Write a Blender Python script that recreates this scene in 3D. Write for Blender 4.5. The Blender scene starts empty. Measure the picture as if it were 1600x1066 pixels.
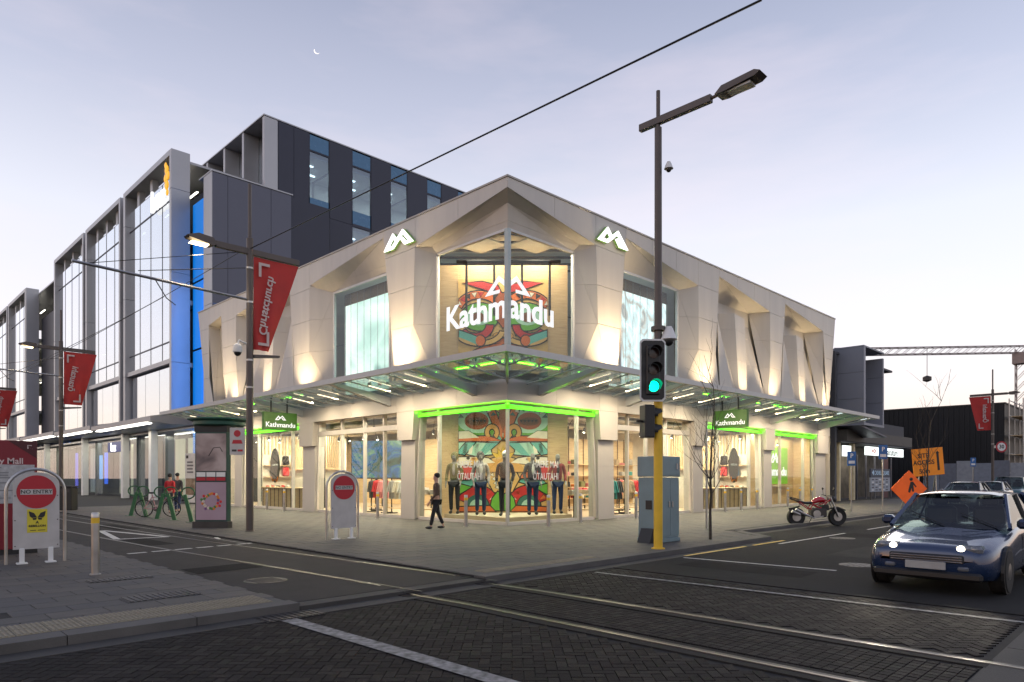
import bpy, bmesh, math, random
from mathutils import Vector, Matrix
random.seed(7)
PI = math.pi
R = math.radians
scene = bpy.context.scene
COL = scene.collection

# ------------------------------------------------------------------ camera
# world X runs along the cross street, world Y along the mall, origin = shop corner
S2 = math.sqrt(.5)
FPX = 1067.0
CAM = Vector((-15.577, -15.783, 1.6))
cd = bpy.data.cameras.new('camera'); cam = bpy.data.objects.new('camera', cd); COL.objects.link(cam)
cam.location = CAM; cam.rotation_euler = (R(90), 0, R(-45))
cd.sensor_width = 36; cd.lens = 36 * FPX / 1600; cd.shift_y = 212 / 1600.0
cd.clip_start = .1; cd.clip_end = 3000
scene.camera = cam

# ------------------------------------------------------------------ sky, sun, exposure
w = bpy.data.worlds.new('World'); scene.world = w; w.use_nodes = True
nt = w.node_tree; nt.nodes.clear()
out = nt.nodes.new('ShaderNodeOutputWorld'); bg = nt.nodes.new('ShaderNodeBackground')
sky = nt.nodes.new('ShaderNodeTexSky'); sky.sky_type = 'NISHITA'; sky.sun_disc = False
SUN_EL, SUN_AZ = R(2.0), R(-65)          # sun just at the horizon, off to the left behind the mall
sky.sun_elevation = SUN_EL; sky.sun_rotation = SUN_AZ
sky.altitude = 10; sky.air_density = 1.0; sky.dust_density = 0.6; sky.ozone_density = 2.2
# twilight haze: the sky's own colour is paled, as thin high cloud does
tc = nt.nodes.new('ShaderNodeTexCoord')
sep = nt.nodes.new('ShaderNodeSeparateXYZ'); nt.links.new(tc.outputs['Generated'], sep.inputs[0])
ramp = nt.nodes.new('ShaderNodeValToRGB'); nt.links.new(sep.outputs['Z'], ramp.inputs[0])
cr = ramp.color_ramp
cr.elements[0].position = 0.0; cr.elements[0].color = (.86, .67, .60, 1)
cr.elements[1].position = 1.0; cr.elements[1].color = (.20, .23, .36, 1)
for pos, c in ((.07, (.90, .75, .72)), (.18, (.86, .80, .83)), (.32, (.76, .745, .81)), (.46, (.50, .505, .61)), (.60, (.31, .325, .43))):
    e = cr.elements.new(pos); e.color = (*c, 1)
# soft wisps of high cloud
mp = nt.nodes.new('ShaderNodeMapping'); mp.inputs['Scale'].default_value = (1.2, 1.2, 5.0); mp.inputs['Rotation'].default_value = (0, R(12), R(30))
nt.links.new(tc.outputs['Generated'], mp.inputs[0])
nz = nt.nodes.new('ShaderNodeTexNoise'); nz.inputs['Scale'].default_value = 2.2; nz.inputs['Detail'].default_value = 5; nz.inputs['Roughness'].default_value = .55
nt.links.new(mp.outputs[0], nz.inputs['Vector'])
mr = nt.nodes.new('ShaderNodeMapRange'); mr.inputs[1].default_value = .48; mr.inputs[2].default_value = .75; mr.inputs[3].default_value = 0; mr.inputs[4].default_value = .28
nt.links.new(nz.outputs['Fac'], mr.inputs[0])
mixc = nt.nodes.new('ShaderNodeMix'); mixc.data_type = 'RGBA'
nt.links.new(mr.outputs[0], mixc.inputs['Factor']); nt.links.new(ramp.outputs[0], mixc.inputs[6]); mixc.inputs[7].default_value = (.96, .78, .80, 1)
# Nishita on top for the brighter side towards the set sun
sc_ = nt.nodes.new('ShaderNodeMix'); sc_.data_type = 'RGBA'; sc_.blend_type = 'ADD'; sc_.inputs['Factor'].default_value = 1.0
mul = nt.nodes.new('ShaderNodeMix'); mul.data_type = 'RGBA'; mul.blend_type = 'MULTIPLY'; mul.inputs['Factor'].default_value = 1.0
mul.inputs[7].default_value = (.13, .13, .14, 1)
nt.links.new(sky.outputs[0], mul.inputs[6])
nt.links.new(mixc.outputs[2], sc_.inputs[6]); nt.links.new(mul.outputs[2], sc_.inputs[7])
nt.links.new(sc_.outputs[2], bg.inputs[0]); bg.inputs[1].default_value = 1.08
nt.links.new(bg.outputs[0], out.inputs[0])

sl = bpy.data.lights.new('sun', 'SUN'); sl.energy = 0.5; sl.angle = R(25); sl.color = (1, .9, .82)
so = bpy.data.objects.new('sun', sl); COL.objects.link(so)
so.rotation_euler = (R(78), 0, R(-65 + 180)); so.location = (-30, 20, 30)
scene.view_settings.view_transform = 'Standard'; scene.view_settings.look = 'None'
scene.view_settings.exposure = 0.0; scene.view_settings.gamma = 1; scene.view_settings.use_curve_mapping = False
scene.cycles.use_denoising = True
# thin crescent moon, far off
def moon_pts():
    o_ = [(math.cos(R(a)), math.sin(R(a))) for a in range(150, 331, 12)]
    i_ = [(.22 + .93 * math.cos(R(a)), .17 + .93 * math.sin(R(a))) for a in range(322, 157, -12)]
    return o_ + i_
scene.cycles.max_bounces = 8; scene.cycles.transparent_max_bounces = 16; scene.cycles.sample_clamp_indirect = 4
scene.cycles.caustics_reflective = False; scene.cycles.caustics_refractive = False

# ------------------------------------------------------------------ pixel -> place helpers (1600 px photograph)
def ray(px, py):
    r = (px - 800) / FPX; u = (745 - py) / FPX
    return Vector((S2 + r * S2, S2 - r * S2, u))
def hit(px, py, axis, v):
    D = ray(px, py); t = (v - CAM[axis]) / D[axis]
    return CAM + D * t
def G(px, py, z=0.0): return hit(px, py, 2, z)
def rel(r, d, z=0.0):                     # lateral r, forward d from the camera
    return Vector((CAM.x + S2 * (d + r), CAM.y + S2 * (d - r), z))
def depth(p): return S2 * (p[0] - CAM.x) + S2 * (p[1] - CAM.y)
def zat(py, p): return CAM.z + (745 - py) / FPX * depth(p)
def proj(p):
    d = depth(p); r = S2 * (p[0] - CAM.x) - S2 * (p[1] - CAM.y)
    return 800 + FPX * r / d, 745 - FPX * (p[2] - CAM.z) / d

# ------------------------------------------------------------------ materials
MATS = {}
def mat(name, col=(.5, .5, .5), rough=.6, metal=0.0, var=.12, scale=3.0, bump=0.0, bscale=40.0, emit=None, estr=0.0, spec=.5, coat=0.0, stretch=None, col2=None, alpha=None):
    if name in MATS: return MATS[name]
    m = bpy.data.materials.new(name); m.use_nodes = True; t = m.node_tree
    b = t.nodes['Principled BSDF']
    b.inputs['Roughness'].default_value = rough; b.inputs['Metallic'].default_value = metal
    b.inputs['Specular IOR Level'].default_value = spec; b.inputs['Coat Weight'].default_value = coat
    tcn = t.nodes.new('ShaderNodeTexCoord'); mpn = t.nodes.new('ShaderNodeMapping')
    if stretch: mpn.inputs['Scale'].default_value = stretch
    t.links.new(tcn.outputs['Object'], mpn.inputs[0])
    n = t.nodes.new('ShaderNodeTexNoise'); n.inputs['Scale'].default_value = scale; n.inputs['Detail'].default_value = 6
    t.links.new(mpn.outputs[0], n.inputs['Vector'])
    rp = t.nodes.new('ShaderNodeValToRGB'); t.links.new(n.outputs['Fac'], rp.inputs[0])
    c2 = col2 if col2 else tuple(min(1, c * (1 + var)) for c in col)
    c1 = col if col2 else tuple(c * (1 - var) for c in col)
    rp.color_ramp.elements[0].position = .3; rp.color_ramp.elements[1].position = .7
    rp.color_ramp.elements[0].color = (*c1, 1); rp.color_ramp.elements[1].color = (*c2, 1)
    t.links.new(rp.outputs[0], b.inputs['Base Color'])
    if bump > 0:
        n2 = t.nodes.new('ShaderNodeTexNoise'); n2.inputs['Scale'].default_value = bscale; n2.inputs['Detail'].default_value = 4
        t.links.new(mpn.outputs[0], n2.inputs['Vector'])
        bp = t.nodes.new('ShaderNodeBump'); bp.inputs['Strength'].default_value = bump; bp.inputs['Distance'].default_value = .02
        t.links.new(n2.outputs['Fac'], bp.inputs['Height']); t.links.new(bp.outputs[0], b.inputs['Normal'])
    if rough < .9:
        mr_ = t.nodes.new('ShaderNodeMapRange'); mr_.inputs[3].default_value = max(0, rough - .08); mr_.inputs[4].default_value = min(1, rough + .1)
        t.links.new(n.outputs['Fac'], mr_.inputs[0]); t.links.new(mr_.outputs[0], b.inputs['Roughness'])
    if emit:
        b.inputs['Emission Color'].default_value = (*emit, 1); b.inputs['Emission Strength'].default_value = estr
    if alpha is not None: b.inputs['Alpha'].default_value = alpha
    MATS[name] = m
    return m
def glass(name, tint=(.92, .96, .94), refl=.0, ior=1.5, rough=0.0):
    if name in MATS: return MATS[name]
    m = bpy.data.materials.new(name); m.use_nodes = True; t = m.node_tree; t.nodes.clear()
    o = t.nodes.new('ShaderNodeOutputMaterial'); mx = t.nodes.new('ShaderNodeMixShader')
    tr = t.nodes.new('ShaderNodeBsdfTransparent'); tr.inputs[0].default_value = (*tint, 1)
    gl = t.nodes.new('ShaderNodeBsdfGlossy'); gl.inputs['Roughness'].default_value = rough; gl.inputs[0].default_value = (.95, .97, 1, 1)
    lw = t.nodes.new('ShaderNodeLayerWeight'); lw.inputs[0].default_value = .5
    pw_ = t.nodes.new('ShaderNodeMath'); pw_.operation = 'POWER'; pw_.inputs[1].default_value = 5
    fr = t.nodes.new('ShaderNodeMath'); fr.operation = 'MULTIPLY_ADD'; fr.inputs[1].default_value = .9; fr.inputs[2].default_value = .022
    t.links.new(lw.outputs['Facing'], pw_.inputs[0]); t.links.new(pw_.outputs[0], fr.inputs[0])
    ad = t.nodes.new('ShaderNodeMath'); ad.operation = 'ADD'; ad.use_clamp = True; ad.inputs[1].default_value = refl
    n = t.nodes.new('ShaderNodeTexNoise'); n.inputs['Scale'].default_value = .35; n.inputs['Detail'].default_value = 1
    tcn = t.nodes.new('ShaderNodeTexCoord'); t.links.new(tcn.outputs['Object'], n.inputs['Vector'])
    bp = t.nodes.new('ShaderNodeBump'); bp.inputs['Strength'].default_value = .03; bp.inputs['Distance'].default_value = .05
    t.links.new(n.outputs['Fac'], bp.inputs['Height']); t.links.new(bp.outputs[0], gl.inputs['Normal'])
    t.links.new(fr.outputs[0], ad.inputs[0]); t.links.new(ad.outputs[0], mx.inputs[0])
    t.links.new(tr.outputs[0], mx.inputs[1]); t.links.new(gl.outputs[0], mx.inputs[2]); t.links.new(mx.outputs[0], o.inputs[0])
    MATS[name] = m
    return m
def wood(name, c1, c2, scale=6.0, axis=2, rough=.55):
    if name in MATS: return MATS[name]
    m = mat(name, c1, rough, col2=c2, scale=scale, stretch=[(12, .8, 12), (.8, 12, 12), (.8, .8, 14)][axis], bump=.05)
    return m
def emis(name, c, s):
    if name in MATS: return MATS[name]
    return mat(name, tuple(x * .8 for x in c), .5, emit=c, estr=s, var=.03)

# ------------------------------------------------------------------ mesh builder
class MB:
    def __init__(s): s.v = []; s.f = []
    def add(s, vs, fs):
        n = len(s.v); s.v += [tuple(p) for p in vs]; s.f += [tuple(i + n for i in f) for f in fs]; return s
    def box(s, x0, x1, y0, y1, z0, z1):
        v = [(x, y, z) for z in (z0, z1) for y in (y0, y1) for x in (x0, x1)]
        return s.add(v, [(0, 2, 3, 1), (4, 5, 7, 6), (0, 1, 5, 4), (2, 6, 7, 3), (0, 4, 6, 2), (1, 3, 7, 5)])
    def bbox(s, x0, x1, y0, y1, z0, z1, b=.01):      # box with chamfered edges
        c = ((x0 + x1) / 2, (y0 + y1) / 2, (z0 + z1) / 2); h = (abs(x1 - x0) / 2, abs(y1 - y0) / 2, abs(z1 - z0) / 2)
        b = min(b, min(h) * .9)
        bm = bmesh.new(); bmesh.ops.create_cube(bm, size=2)
        for v in bm.verts: v.co = Vector((v.co.x * h[0], v.co.y * h[1], v.co.z * h[2]))
        bmesh.ops.bevel(bm, geom=list(bm.edges), offset=b, segments=1, affect='EDGES')
        bm.verts.index_update()
        vs = [(v.co.x + c[0], v.co.y + c[1], v.co.z + c[2]) for v in bm.verts]; fs = [[v.index for v in f.verts] for f in bm.faces]
        bm.free(); return s.add(vs, fs)
    def prism(s, poly, d0, d1, plane='z'):           # poly in 2D extruded between d0 and d1
        n = len(poly)
        def P(p, d): return (p[0], p[1], d) if plane == 'z' else ((p[0], d, p[1]) if plane == 'y' else (d, p[0], p[1]))
        v = [P(p, d0) for p in poly] + [P(p, d1) for p in poly]
        f = [tuple(range(n - 1, -1, -1)), tuple(range(n, 2 * n))] + [(i, (i + 1) % n, n + (i + 1) % n, n + i) for i in range(n)]
        return s.add(v, f)
    def tube(s, pts, r, n=8, caps=True, closed=False):
        pts = [Vector(p) for p in pts]; m = len(pts); rs = r if isinstance(r, (list, tuple)) else [r] * m
        rings = []; up = None
        for i, p in enumerate(pts):
            if closed: t = pts[(i + 1) % m] - pts[i - 1]
            else: t = (pts[min(i + 1, m - 1)] - pts[max(i - 1, 0)])
            t.normalize()
            if up is None: up = Vector((0, 0, 1)) if abs(t.z) < .9 else Vector((1, 0, 0))
            a = t.cross(up)
            if a.length < 1e-4: a = t.cross(Vector((0, 1, 0)))
            a.normalize(); b = a.cross(t); b.normalize(); up = b
            rings.append([p + (a * math.cos(2 * PI * k / n) + b * math.sin(2 * PI * k / n)) * rs[i] for k in range(n)])
        vs = [q for g in rings for q in g]; fs = []
        for i in range(m if closed else m - 1):
            j = (i + 1) % m
            for k in range(n): fs.append((i * n + k, i * n + (k + 1) % n, j * n + (k + 1) % n, j * n + k))
        if caps and not closed: fs += [tuple(range(n - 1, -1, -1)), tuple((m - 1) * n + k for k in range(n))]
        return s.add(vs, fs)
    def lathe(s, prof, n=16, c=(0, 0, 0), axis='z'):
        vs = []; fs = []
        for (r, h) in prof:
            for k in range(n):
                a = 2 * PI * k / n; x, y = r * math.cos(a), r * math.sin(a)
                p = (x, y, h) if axis == 'z' else ((x, h, y) if axis == 'y' else (h, x, y))
                vs.append((p[0] + c[0], p[1] + c[1], p[2] + c[2]))
        m = len(prof)
        for i in range(m - 1):
            for k in range(n): fs.append((i * n + k, i * n + (k + 1) % n, (i + 1) * n + (k + 1) % n, (i + 1) * n + k))
        fs += [tuple(range(n - 1, -1, -1)), tuple((m - 1) * n + k for k in range(n))]
        return s.add(vs, fs)
    def panel(s, pts, out, gap=.006, th=.04):        # convex planar polygon -> thin slab, edges drawn in by gap
        pts = [Vector(p) for p in pts]; n = len(pts)
        nn = Vector((0, 0, 0)); c = sum(pts, Vector()) / n
        for i in range(n): nn += (pts[i] - c).cross(pts[(i + 1) % n] - c)
        nn.normalize()
        if nn.dot(Vector(out)) < 0: pts.reverse(); nn = -nn
        res = []
        for i in range(n):
            p0, p1, p2 = pts[i - 1], pts[i], pts[(i + 1) % n]
            e1 = (p1 - p0); e2 = (p2 - p1)
            if e1.length < 1e-5 or e2.length < 1e-5: res.append(p1); continue
            e1.normalize(); e2.normalize()
            n1 = nn.cross(e1); n2 = nn.cross(e2); den = 1 + n1.dot(n2)
            res.append(p1 + (n1 + n2) * (gap / max(den, .3)))
        v = [tuple(p) for p in res] + [tuple(p - nn * th) for p in res]
        f = [tuple(range(n)), tuple(range(2 * n - 1, n - 1, -1))] + [(i, n + i, n + (i + 1) % n, (i + 1) % n) for i in range(n)]
        return s.add(v, f)
    def sphere(s, c, r, n=12, m=8, sq=(1, 1, 1)):
        prof = [(max(1e-4, r * math.sin(PI * i / m)), -r * math.cos(PI * i / m)) for i in range(m + 1)]
        k0 = len(s.v); s.lathe(prof, n)
        for i in range(k0, len(s.v)):
            x, y, z = s.v[i]; s.v[i] = (x * sq[0] + c[0], y * sq[1] + c[1], z * sq[2] + c[2])
        return s
    def xf(s, M):
        s.v = [tuple(M @ Vector(p)) for p in s.v]; return s
    def mesh(s, name):
        me = bpy.data.meshes.new(name); me.from_pydata(s.v, [], s.f); me.update()
        bm = bmesh.new(); bm.from_mesh(me); bmesh.ops.recalc_face_normals(bm, faces=bm.faces); bm.to_mesh(me); bm.free()
        return me
    def build(s, name, m, parent=None, smooth=False):
        return mesh_obj(name, s.mesh(name), m, parent, smooth)
def mesh_obj(name, me, m, parent=None, smooth=False):
    if m is not None and not me.materials: me.materials.append(m)
    if smooth:
        me.shade_smooth()
        try: me.set_sharp_from_angle(angle=R(40))
        except Exception: pass
    o = bpy.data.objects.new(name, me); COL.objects.link(o)
    if parent is not None: o.parent = parent
    return o
def tag(o, label, cat, group=None):
    o['label'] = label; o['category'] = cat
    if group: o['group'] = group
    return o
def thing(name, label, cat, loc=(0, 0, 0), rz=0.0, group=None):
    o = bpy.data.objects.new(name, None); COL.objects.link(o); o.empty_display_size = .2
    o.location = loc; o.rotation_euler = (0, 0, rz)
    return tag(o, label, cat, group)
def struct(o): o['kind'] = 'structure'; return o
def stuff(o): o['kind'] = 'stuff'; return o
def copy_tree(o, parent=None, loc=None, rz=None, label=None):
    c = o.copy(); COL.objects.link(c)
    if parent is not None: c.parent = parent
    if loc is not None: c.location = loc
    if rz is not None: c.rotation_euler = (0, 0, rz)
    if label: c['label'] = label
    for ch in list(o.children): copy_tree(ch, c)
    return c
DG = None
_tc = {}
def text_mesh(txt, size=1.0, ext=.01, bold=.0, align='CENTER', mirror=False, sx=1.0):
    cu = bpy.data.curves.new('t', 'FONT'); cu.body = txt; cu.size = size; cu.extrude = ext; cu.offset = bold
    cu.align_x = align; cu.align_y = 'CENTER'; cu.resolution_u = 3
    o = bpy.data.objects.new('t', cu); COL.objects.link(o)
    bpy.context.view_layer.update()
    me = bpy.data.meshes.new_from_object(o.evaluated_get(bpy.context.evaluated_depsgraph_get()))
    bpy.data.objects.remove(o); bpy.data.curves.remove(cu)
    if mirror or sx != 1.0:
        for v in me.vertices: v.co.x *= (-sx if mirror else sx)
        if mirror: me.flip_normals()
    me.materials.clear()
    return me
def text(name, txt, m, parent, loc, rot, size, ext=.004, bold=0.0, align='CENTER', mirror=False, sx=1.0):
    o = mesh_obj(name, text_mesh(txt, size, ext, bold, align, mirror, sx), m, parent)
    o.location = loc; o.rotation_euler = rot
    return o
def lamp(kind, name, loc, power, color=(1, .86, .68), size=.5, size_y=None, rot=(0, 0, 0), spot=R(60), blend=.6):
    l = bpy.data.lights.new(name, kind); l.energy = power; l.color = color
    if kind == 'AREA':
        l.size = size
        if size_y: l.shape = 'RECTANGLE'; l.size_y = size_y
    elif kind == 'SPOT': l.spot_size = spot; l.spot_blend = blend; l.shadow_soft_size = size
    else: l.shadow_soft_size = size
    o = bpy.data.objects.new(name, l); COL.objects.link(o); o.location = loc; o.rotation_euler = rot
    return o
def clip_z(poly, z, keep_above):
    out_ = []
    n = len(poly)
    for i in range(n):
        a, b = poly[i], poly[(i + 1) % n]
        ia = (a[-1] >= z) == keep_above or a[-1] == z; ib = (b[-1] >= z) == keep_above or b[-1] == z
        if ia: out_.append(a)
        if (a[-1] - z) * (b[-1] - z) < 0:
            t = (z - a[-1]) / (b[-1] - a[-1]); out_.append(tuple(a[k] + t * (b[k] - a[k]) for k in range(len(a))))
    return out_
def cut_levels(poly, levels):
    res = []; rest = poly
    for z in sorted(levels):
        lo = clip_z(rest, z, False); hi = clip_z(rest, z, True)
        if len(lo) >= 3 and area3(lo) > .01: res.append(lo)
        rest = hi
        if len(rest) < 3: break
    if len(rest) >= 3 and area3(rest) > .01: res.append(rest)
    return res
def area3(p):
    p = [Vector(q) if len(q) == 3 else Vector((q[0], 0, q[1])) for q in p]; a = Vector()
    for i in range(1, len(p) - 1): a += (p[i] - p[0]).cross(p[i + 1] - p[0])
    return a.length / 2
# ------------------------------------------------------------------ shared materials
M_asph = mat('asphalt', (.019, .0185, .018), .85, spec=.2, var=.35, scale=1.2, bump=.5, bscale=120)
M_asph2 = mat('mall_asphalt', (.036, .033, .031), .8, spec=.25, var=.3, scale=1.5, bump=.45, bscale=110)
M_brick = mat('paver_brick', (.012, .0105, .010), .78, spec=.15, col2=(.022, .0185, .0175), scale=2.3, bump=.5, bscale=60)
M_brick2 = mat('paver_brick_worn', (.014, .012, .011), .74, spec=.18, col2=(.027, .022, .0205), scale=3.1, bump=.5, bscale=60)
M_joint = mat('joint_sand', (.016, .0145, .0135), .95, var=.3, scale=8)
M_conc = mat('concrete', (.095, .09, .084), .8, var=.22, scale=1.7, bump=.3, bscale=70)
M_concd = mat('dark_concrete', (.045, .042, .039), .8, var=.3, scale=1.6, bump=.35, bscale=70)
M_slab = [mat('slab_%s' % n, c, .72, var=.2, scale=2.0 + i, bump=.3, bscale=90) for i, (n, c) in enumerate((('grey', (.078, .073, .066)), ('warm', (.092, .083, .073)), ('cool', (.068, .066, .064))))]
M_paint = mat('road_paint', (.40, .40, .38), .65, col2=(.68, .67, .64), scale=9, bump=.2)
M_paintw = mat('worn_paint', (.06, .058, .055), .7, col2=(.34, .33, .32), scale=11, bump=.2)
M_yel = mat('yellow_paint', (.75, .47, .03), .5, var=.1)
M_steel = mat('stainless', (.42, .41, .40), .34, metal=1.0, var=.15, scale=4)
M_rail = mat('rail_steel', (.16, .145, .13), .38, metal=1.0, var=.25, scale=2)
M_dark = mat('dark_metal', (.055, .05, .047), .5, metal=.3, var=.2)
M_bronze = mat('bronze_pole', (.105, .088, .080), .45, metal=.5, var=.15, scale=2)
M_black = mat('black_plastic', (.012, .012, .013), .45, var=.2)
M_rubber = mat('rubber', (.012, .012, .012), .75, var=.2, bump=.2)
M_white = mat('white_paint', (.72, .72, .70), .5, var=.05)
M_clad = mat('cladding', (.60, .56, .50), .42, var=.06, scale=1.3, bump=.03, bscale=30, stretch=(1.4, 1.4, .18))
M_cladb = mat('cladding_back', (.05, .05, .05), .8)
M_fasc = mat('fascia_cladding', (.44, .41, .37), .45, var=.05, scale=.8)
M_glass = glass('shop_glass')
M_cglass = glass('canopy_glass', (.82, .89, .85), .02)
M_ply = wood('plywood', (.50, .32, .16), (.66, .46, .25), 2.5, 2)
M_pine = wood('pine_slat', (.52, .36, .19), (.70, .52, .31), 3, 2)
M_wht_e = emis('white_lit', (1, .97, .92), 2.6)
M_led = emis('led_warm', (1, .82, .55), 2.6)
M_green_e = emis('green_led', (.10, .95, .01), 1.5)

# ------------------------------------------------------------------ ground, road, mall, footpaths
KERB = -7.75; BAYK = -6.15
struct(MB().box(-500, 700, -500, 700, -.4, -.16).build('ground', M_asph))
# brick-paved crossing (bedding), asphalt street either side
bed = struct(MB().box(-22, -5.2, -14.45, KERB - .01, -.155, -.116).build('crossing_bed', M_joint))
road = struct(MB().box(-5.2, 260, -21.5, KERB + 1.7, -.155, -.10).build('road', M_asph))
apron = struct(MB().box(-22, -5.2, -21.5, -14.45, -.155, -.101).build('concrete_apron', M_concd))
for i in range(8):
    MB().panel([(-22 + i * 2.1, -21.5, -.098), (-19.9 + i * 2.1, -21.5, -.098), (-19.9 + i * 2.1, -14.46, -.098), (-22 + i * 2.1, -14.46, -.098)], (0, 0, 1), .008, .02).build('concrete_slab', M_concd, apron)
def railx(y):
    P_ = ((-30, -8.1), (-9, -8.12), (-4, -8.42), (2, -8.84), (8, -9.08), (15, -9.24), (60, -9.3))
    for (a, xa), (b, xb) in zip(P_, P_[1:]):
        if a <= y <= b: return xa + (xb - xa) * (y - a) / (b - a)
    return -9.3
GAUGE = 1.47
for k in (0, 1):
    ys = [-21 + i * 1.0 for i in range(75)]
    for nm, w0, w1, dz, m in (('rail_surround', -.17, .17, -.0985, mat('rail_bed', (.024, .022, .020), .85, spec=.2, var=.3, scale=2, bump=.3)), ('tram_rail', -.024, .024, -.094, M_rail)):
        b = MB(); vs = []
        for y in ys:
            x = railx(y) - k * GAUGE; z = dz if y < KERB else dz + .058
            if nm == 'tram_rail': z += .002
            vs += [(x + w0, y, z), (x + w1, y, z), (x + w0, y, z - .05), (x + w1, y, z - .05)]
        fs = []
        for i in range(len(ys) - 1):
            a = i * 4; fs += [(a, a + 1, a + 5, a + 4), (a, a + 4, a + 6, a + 2), (a + 1, a + 3, a + 7, a + 5)]
        b.add(vs, fs); o = b.build(nm, m); struct(o)
    b = MB()
    for i in range(len(ys) - 1):          # flange groove beside the rail head
        y0, y1 = ys[i], ys[i + 1]; z = -.0905 if y0 < KERB - .5 else -.0325
        x0, x1 = railx(y0) - k * GAUGE + .028, railx(y1) - k * GAUGE + .028
        b.add([(x0, y0, z), (x0 + .035, y0, z), (x1 + .035, y1, z), (x1, y1, z)], [(0, 1, 2, 3)])
    struct(b.build('rail_groove', M_black))
# bricks of the crossing: herringbone at 45 degrees, stack bond between the rails
cands = []
L_, W_ = .2, .1
def near_rail(x, y, m=.20):
    return any(abs(x - (railx(y) - k * GAUGE)) < m for k in (0, 1))
def between(x, y): return railx(y) - GAUGE < x < railx(y)
for i in range(-90, 130):
    for j in range(20, 170):
        m4 = (i - j) % 4
        if m4 == 0: r, d, ang = (i + 1) * W_, (j + .5) * W_, 0
        elif m4 == 3: r, d, ang = (i + .5) * W_, (j + 1) * W_, 1
        else: continue
        p = rel(r, d)
        if not (-17 < p.x < -5.3 and -14.38 < p.y < KERB - .35): continue
        if near_rail(p.x, p.y, .25) or between(p.x, p.y): continue
        cands.append((p.x, p.y, R(-45) + (PI / 2 if ang else 0)))
for iy in range(64):
    for ix in range(11):
        y = -14.38 + iy * .1; x = railx(y) - .285 - ix * .1 + .0
        if x > railx(y) - GAUGE + .22 and y < KERB - .4: cands.append((x, y, None))
def seen(x, y, z):
    q = proj((x, y, z)); return -30 < q[0] < 1630 and q[1] < 1090 and depth((x, y)) > 1
cands = [c for c in cands if seen(c[0], c[1], -.1)]
cands.sort(key=lambda c: depth(c))
def brick_mb(l, w_): return MB().bbox(-l / 2 + .0025, l / 2 - .0025, -w_ / 2 + .0025, w_ / 2 - .0025, -.03, 0, .004)
bme = [brick_mb(.2, .1).mesh('brick') for _ in range(2)]; bms = [brick_mb(.1, .1).mesh('brick') for _ in range(2)]
for k in (0, 1):
    bme[k].materials.append((M_brick, M_brick2)[k]); bms[k].materials.append((M_brick, M_brick2)[k])
rest = [MB(), MB()]; tmpl = {0: brick_mb(.2, .1), 1: brick_mb(.1, .1)}
for n, (x, y, a) in enumerate(cands):
    zz = -.10 + random.uniform(-.0025, .001) + .006 * math.sin(x * .9 + 1) * math.sin(y * .7) - .004; k = 1 if random.random() < .35 else 0
    if n < 300:
        o = bpy.data.objects.new('brick', (bms if a is None else bme)[k]); COL.objects.link(o); o.parent = bed
        o.location = (x, y, zz); o.rotation_euler = (random.uniform(-.008, .008), random.uniform(-.008, .008), a or 0)
    else:
        t = tmpl[1 if a is None else 0]; M = Matrix.Translation((x, y, zz)) @ Matrix.Rotation(a or 0, 4, 'Z')
        rest[k].add([tuple(M @ Vector(p)) for p in t.v], t.f)
for k in (0, 1): stuff(rest[k].build('brick_paving', (M_brick, M_brick2)[k], bed))
# painted lines on the crossing and street
def strip(name, pts, wd, z, m=M_paint):
    b = MB()
    for (x0, y0), (x1, y1) in zip(pts, pts[1:]):
        dx, dy = x1 - x0, y1 - y0; l = math.hypot(dx, dy); nx, ny = -dy / l * wd / 2, dx / l * wd / 2
        b.add([(x0 + nx, y0 + ny, z), (x0 - nx, y0 - ny, z), (x1 - nx, y1 - ny, z), (x1 + nx, y1 + ny, z)], [(0, 1, 2, 3)])
    return struct(b.build(name, m))
strip('painted_line', [(-5.95, -8.25), (-5.72, -14.4)], .10, -.0955, M_paintw)
strip('painted_line', [(-11.72, -7.95), (-11.62, -12.6)], .20, -.0955, M_paintw)
for y0 in (-9.4,): strip('painted_line', [(-2.9, -8.2), (-2.7, -11.2)], .09, -.096)
strip('painted_line', [(1.4, -8.35), (6.0, -8.35)], .08, -.096); strip('painted_line', [(8.0, -8.35), (12.0, -8.35)], .08, -.096)
for x0 in range(14, 60, 6): strip('painted_line', [(x0, -8.35), (x0 + 3, -8.35)], .08, -.096)
strip('painted_line', [(-2.6, -8.05), (.2, -8.05)], .09, -.096, M_yel)
strip('painted_line', [(.6, -8.05), (2.4, -8.05)], .09, -.096, M_yel)
for x0 in range(-4, 90, 7): strip('painted_line', [(x0, -14.9), (x0 + 3, -14.9)], .1, -.096, M_paintw)

# footpath (bedding + kerb) on the shop side
MX0, MX1 = -11.35, -8.15      # mall carriageway between these
def footpath(name, poly):
    return struct(MB().prism(poly, -.155, -.012).build(name, M_joint))
fp = footpath('footpath', [(MX1, KERB + .28), (2.3, KERB + .28), (3.6, BAYK + .15), (70, BAYK + .15), (70, 1.0), (29, 1.0), (29, 3), (1, 3), (1, 90), (MX1, 90)])
fl = footpath('mall_footpath', [(-24, KERB + .28), (MX0, KERB + .28), (MX0, 90), (-24, 90)])
mall = struct(MB().box(MX0, MX1, KERB + .28, 90, -.155, -.04).build('mall_carriageway', M_asph2))
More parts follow.
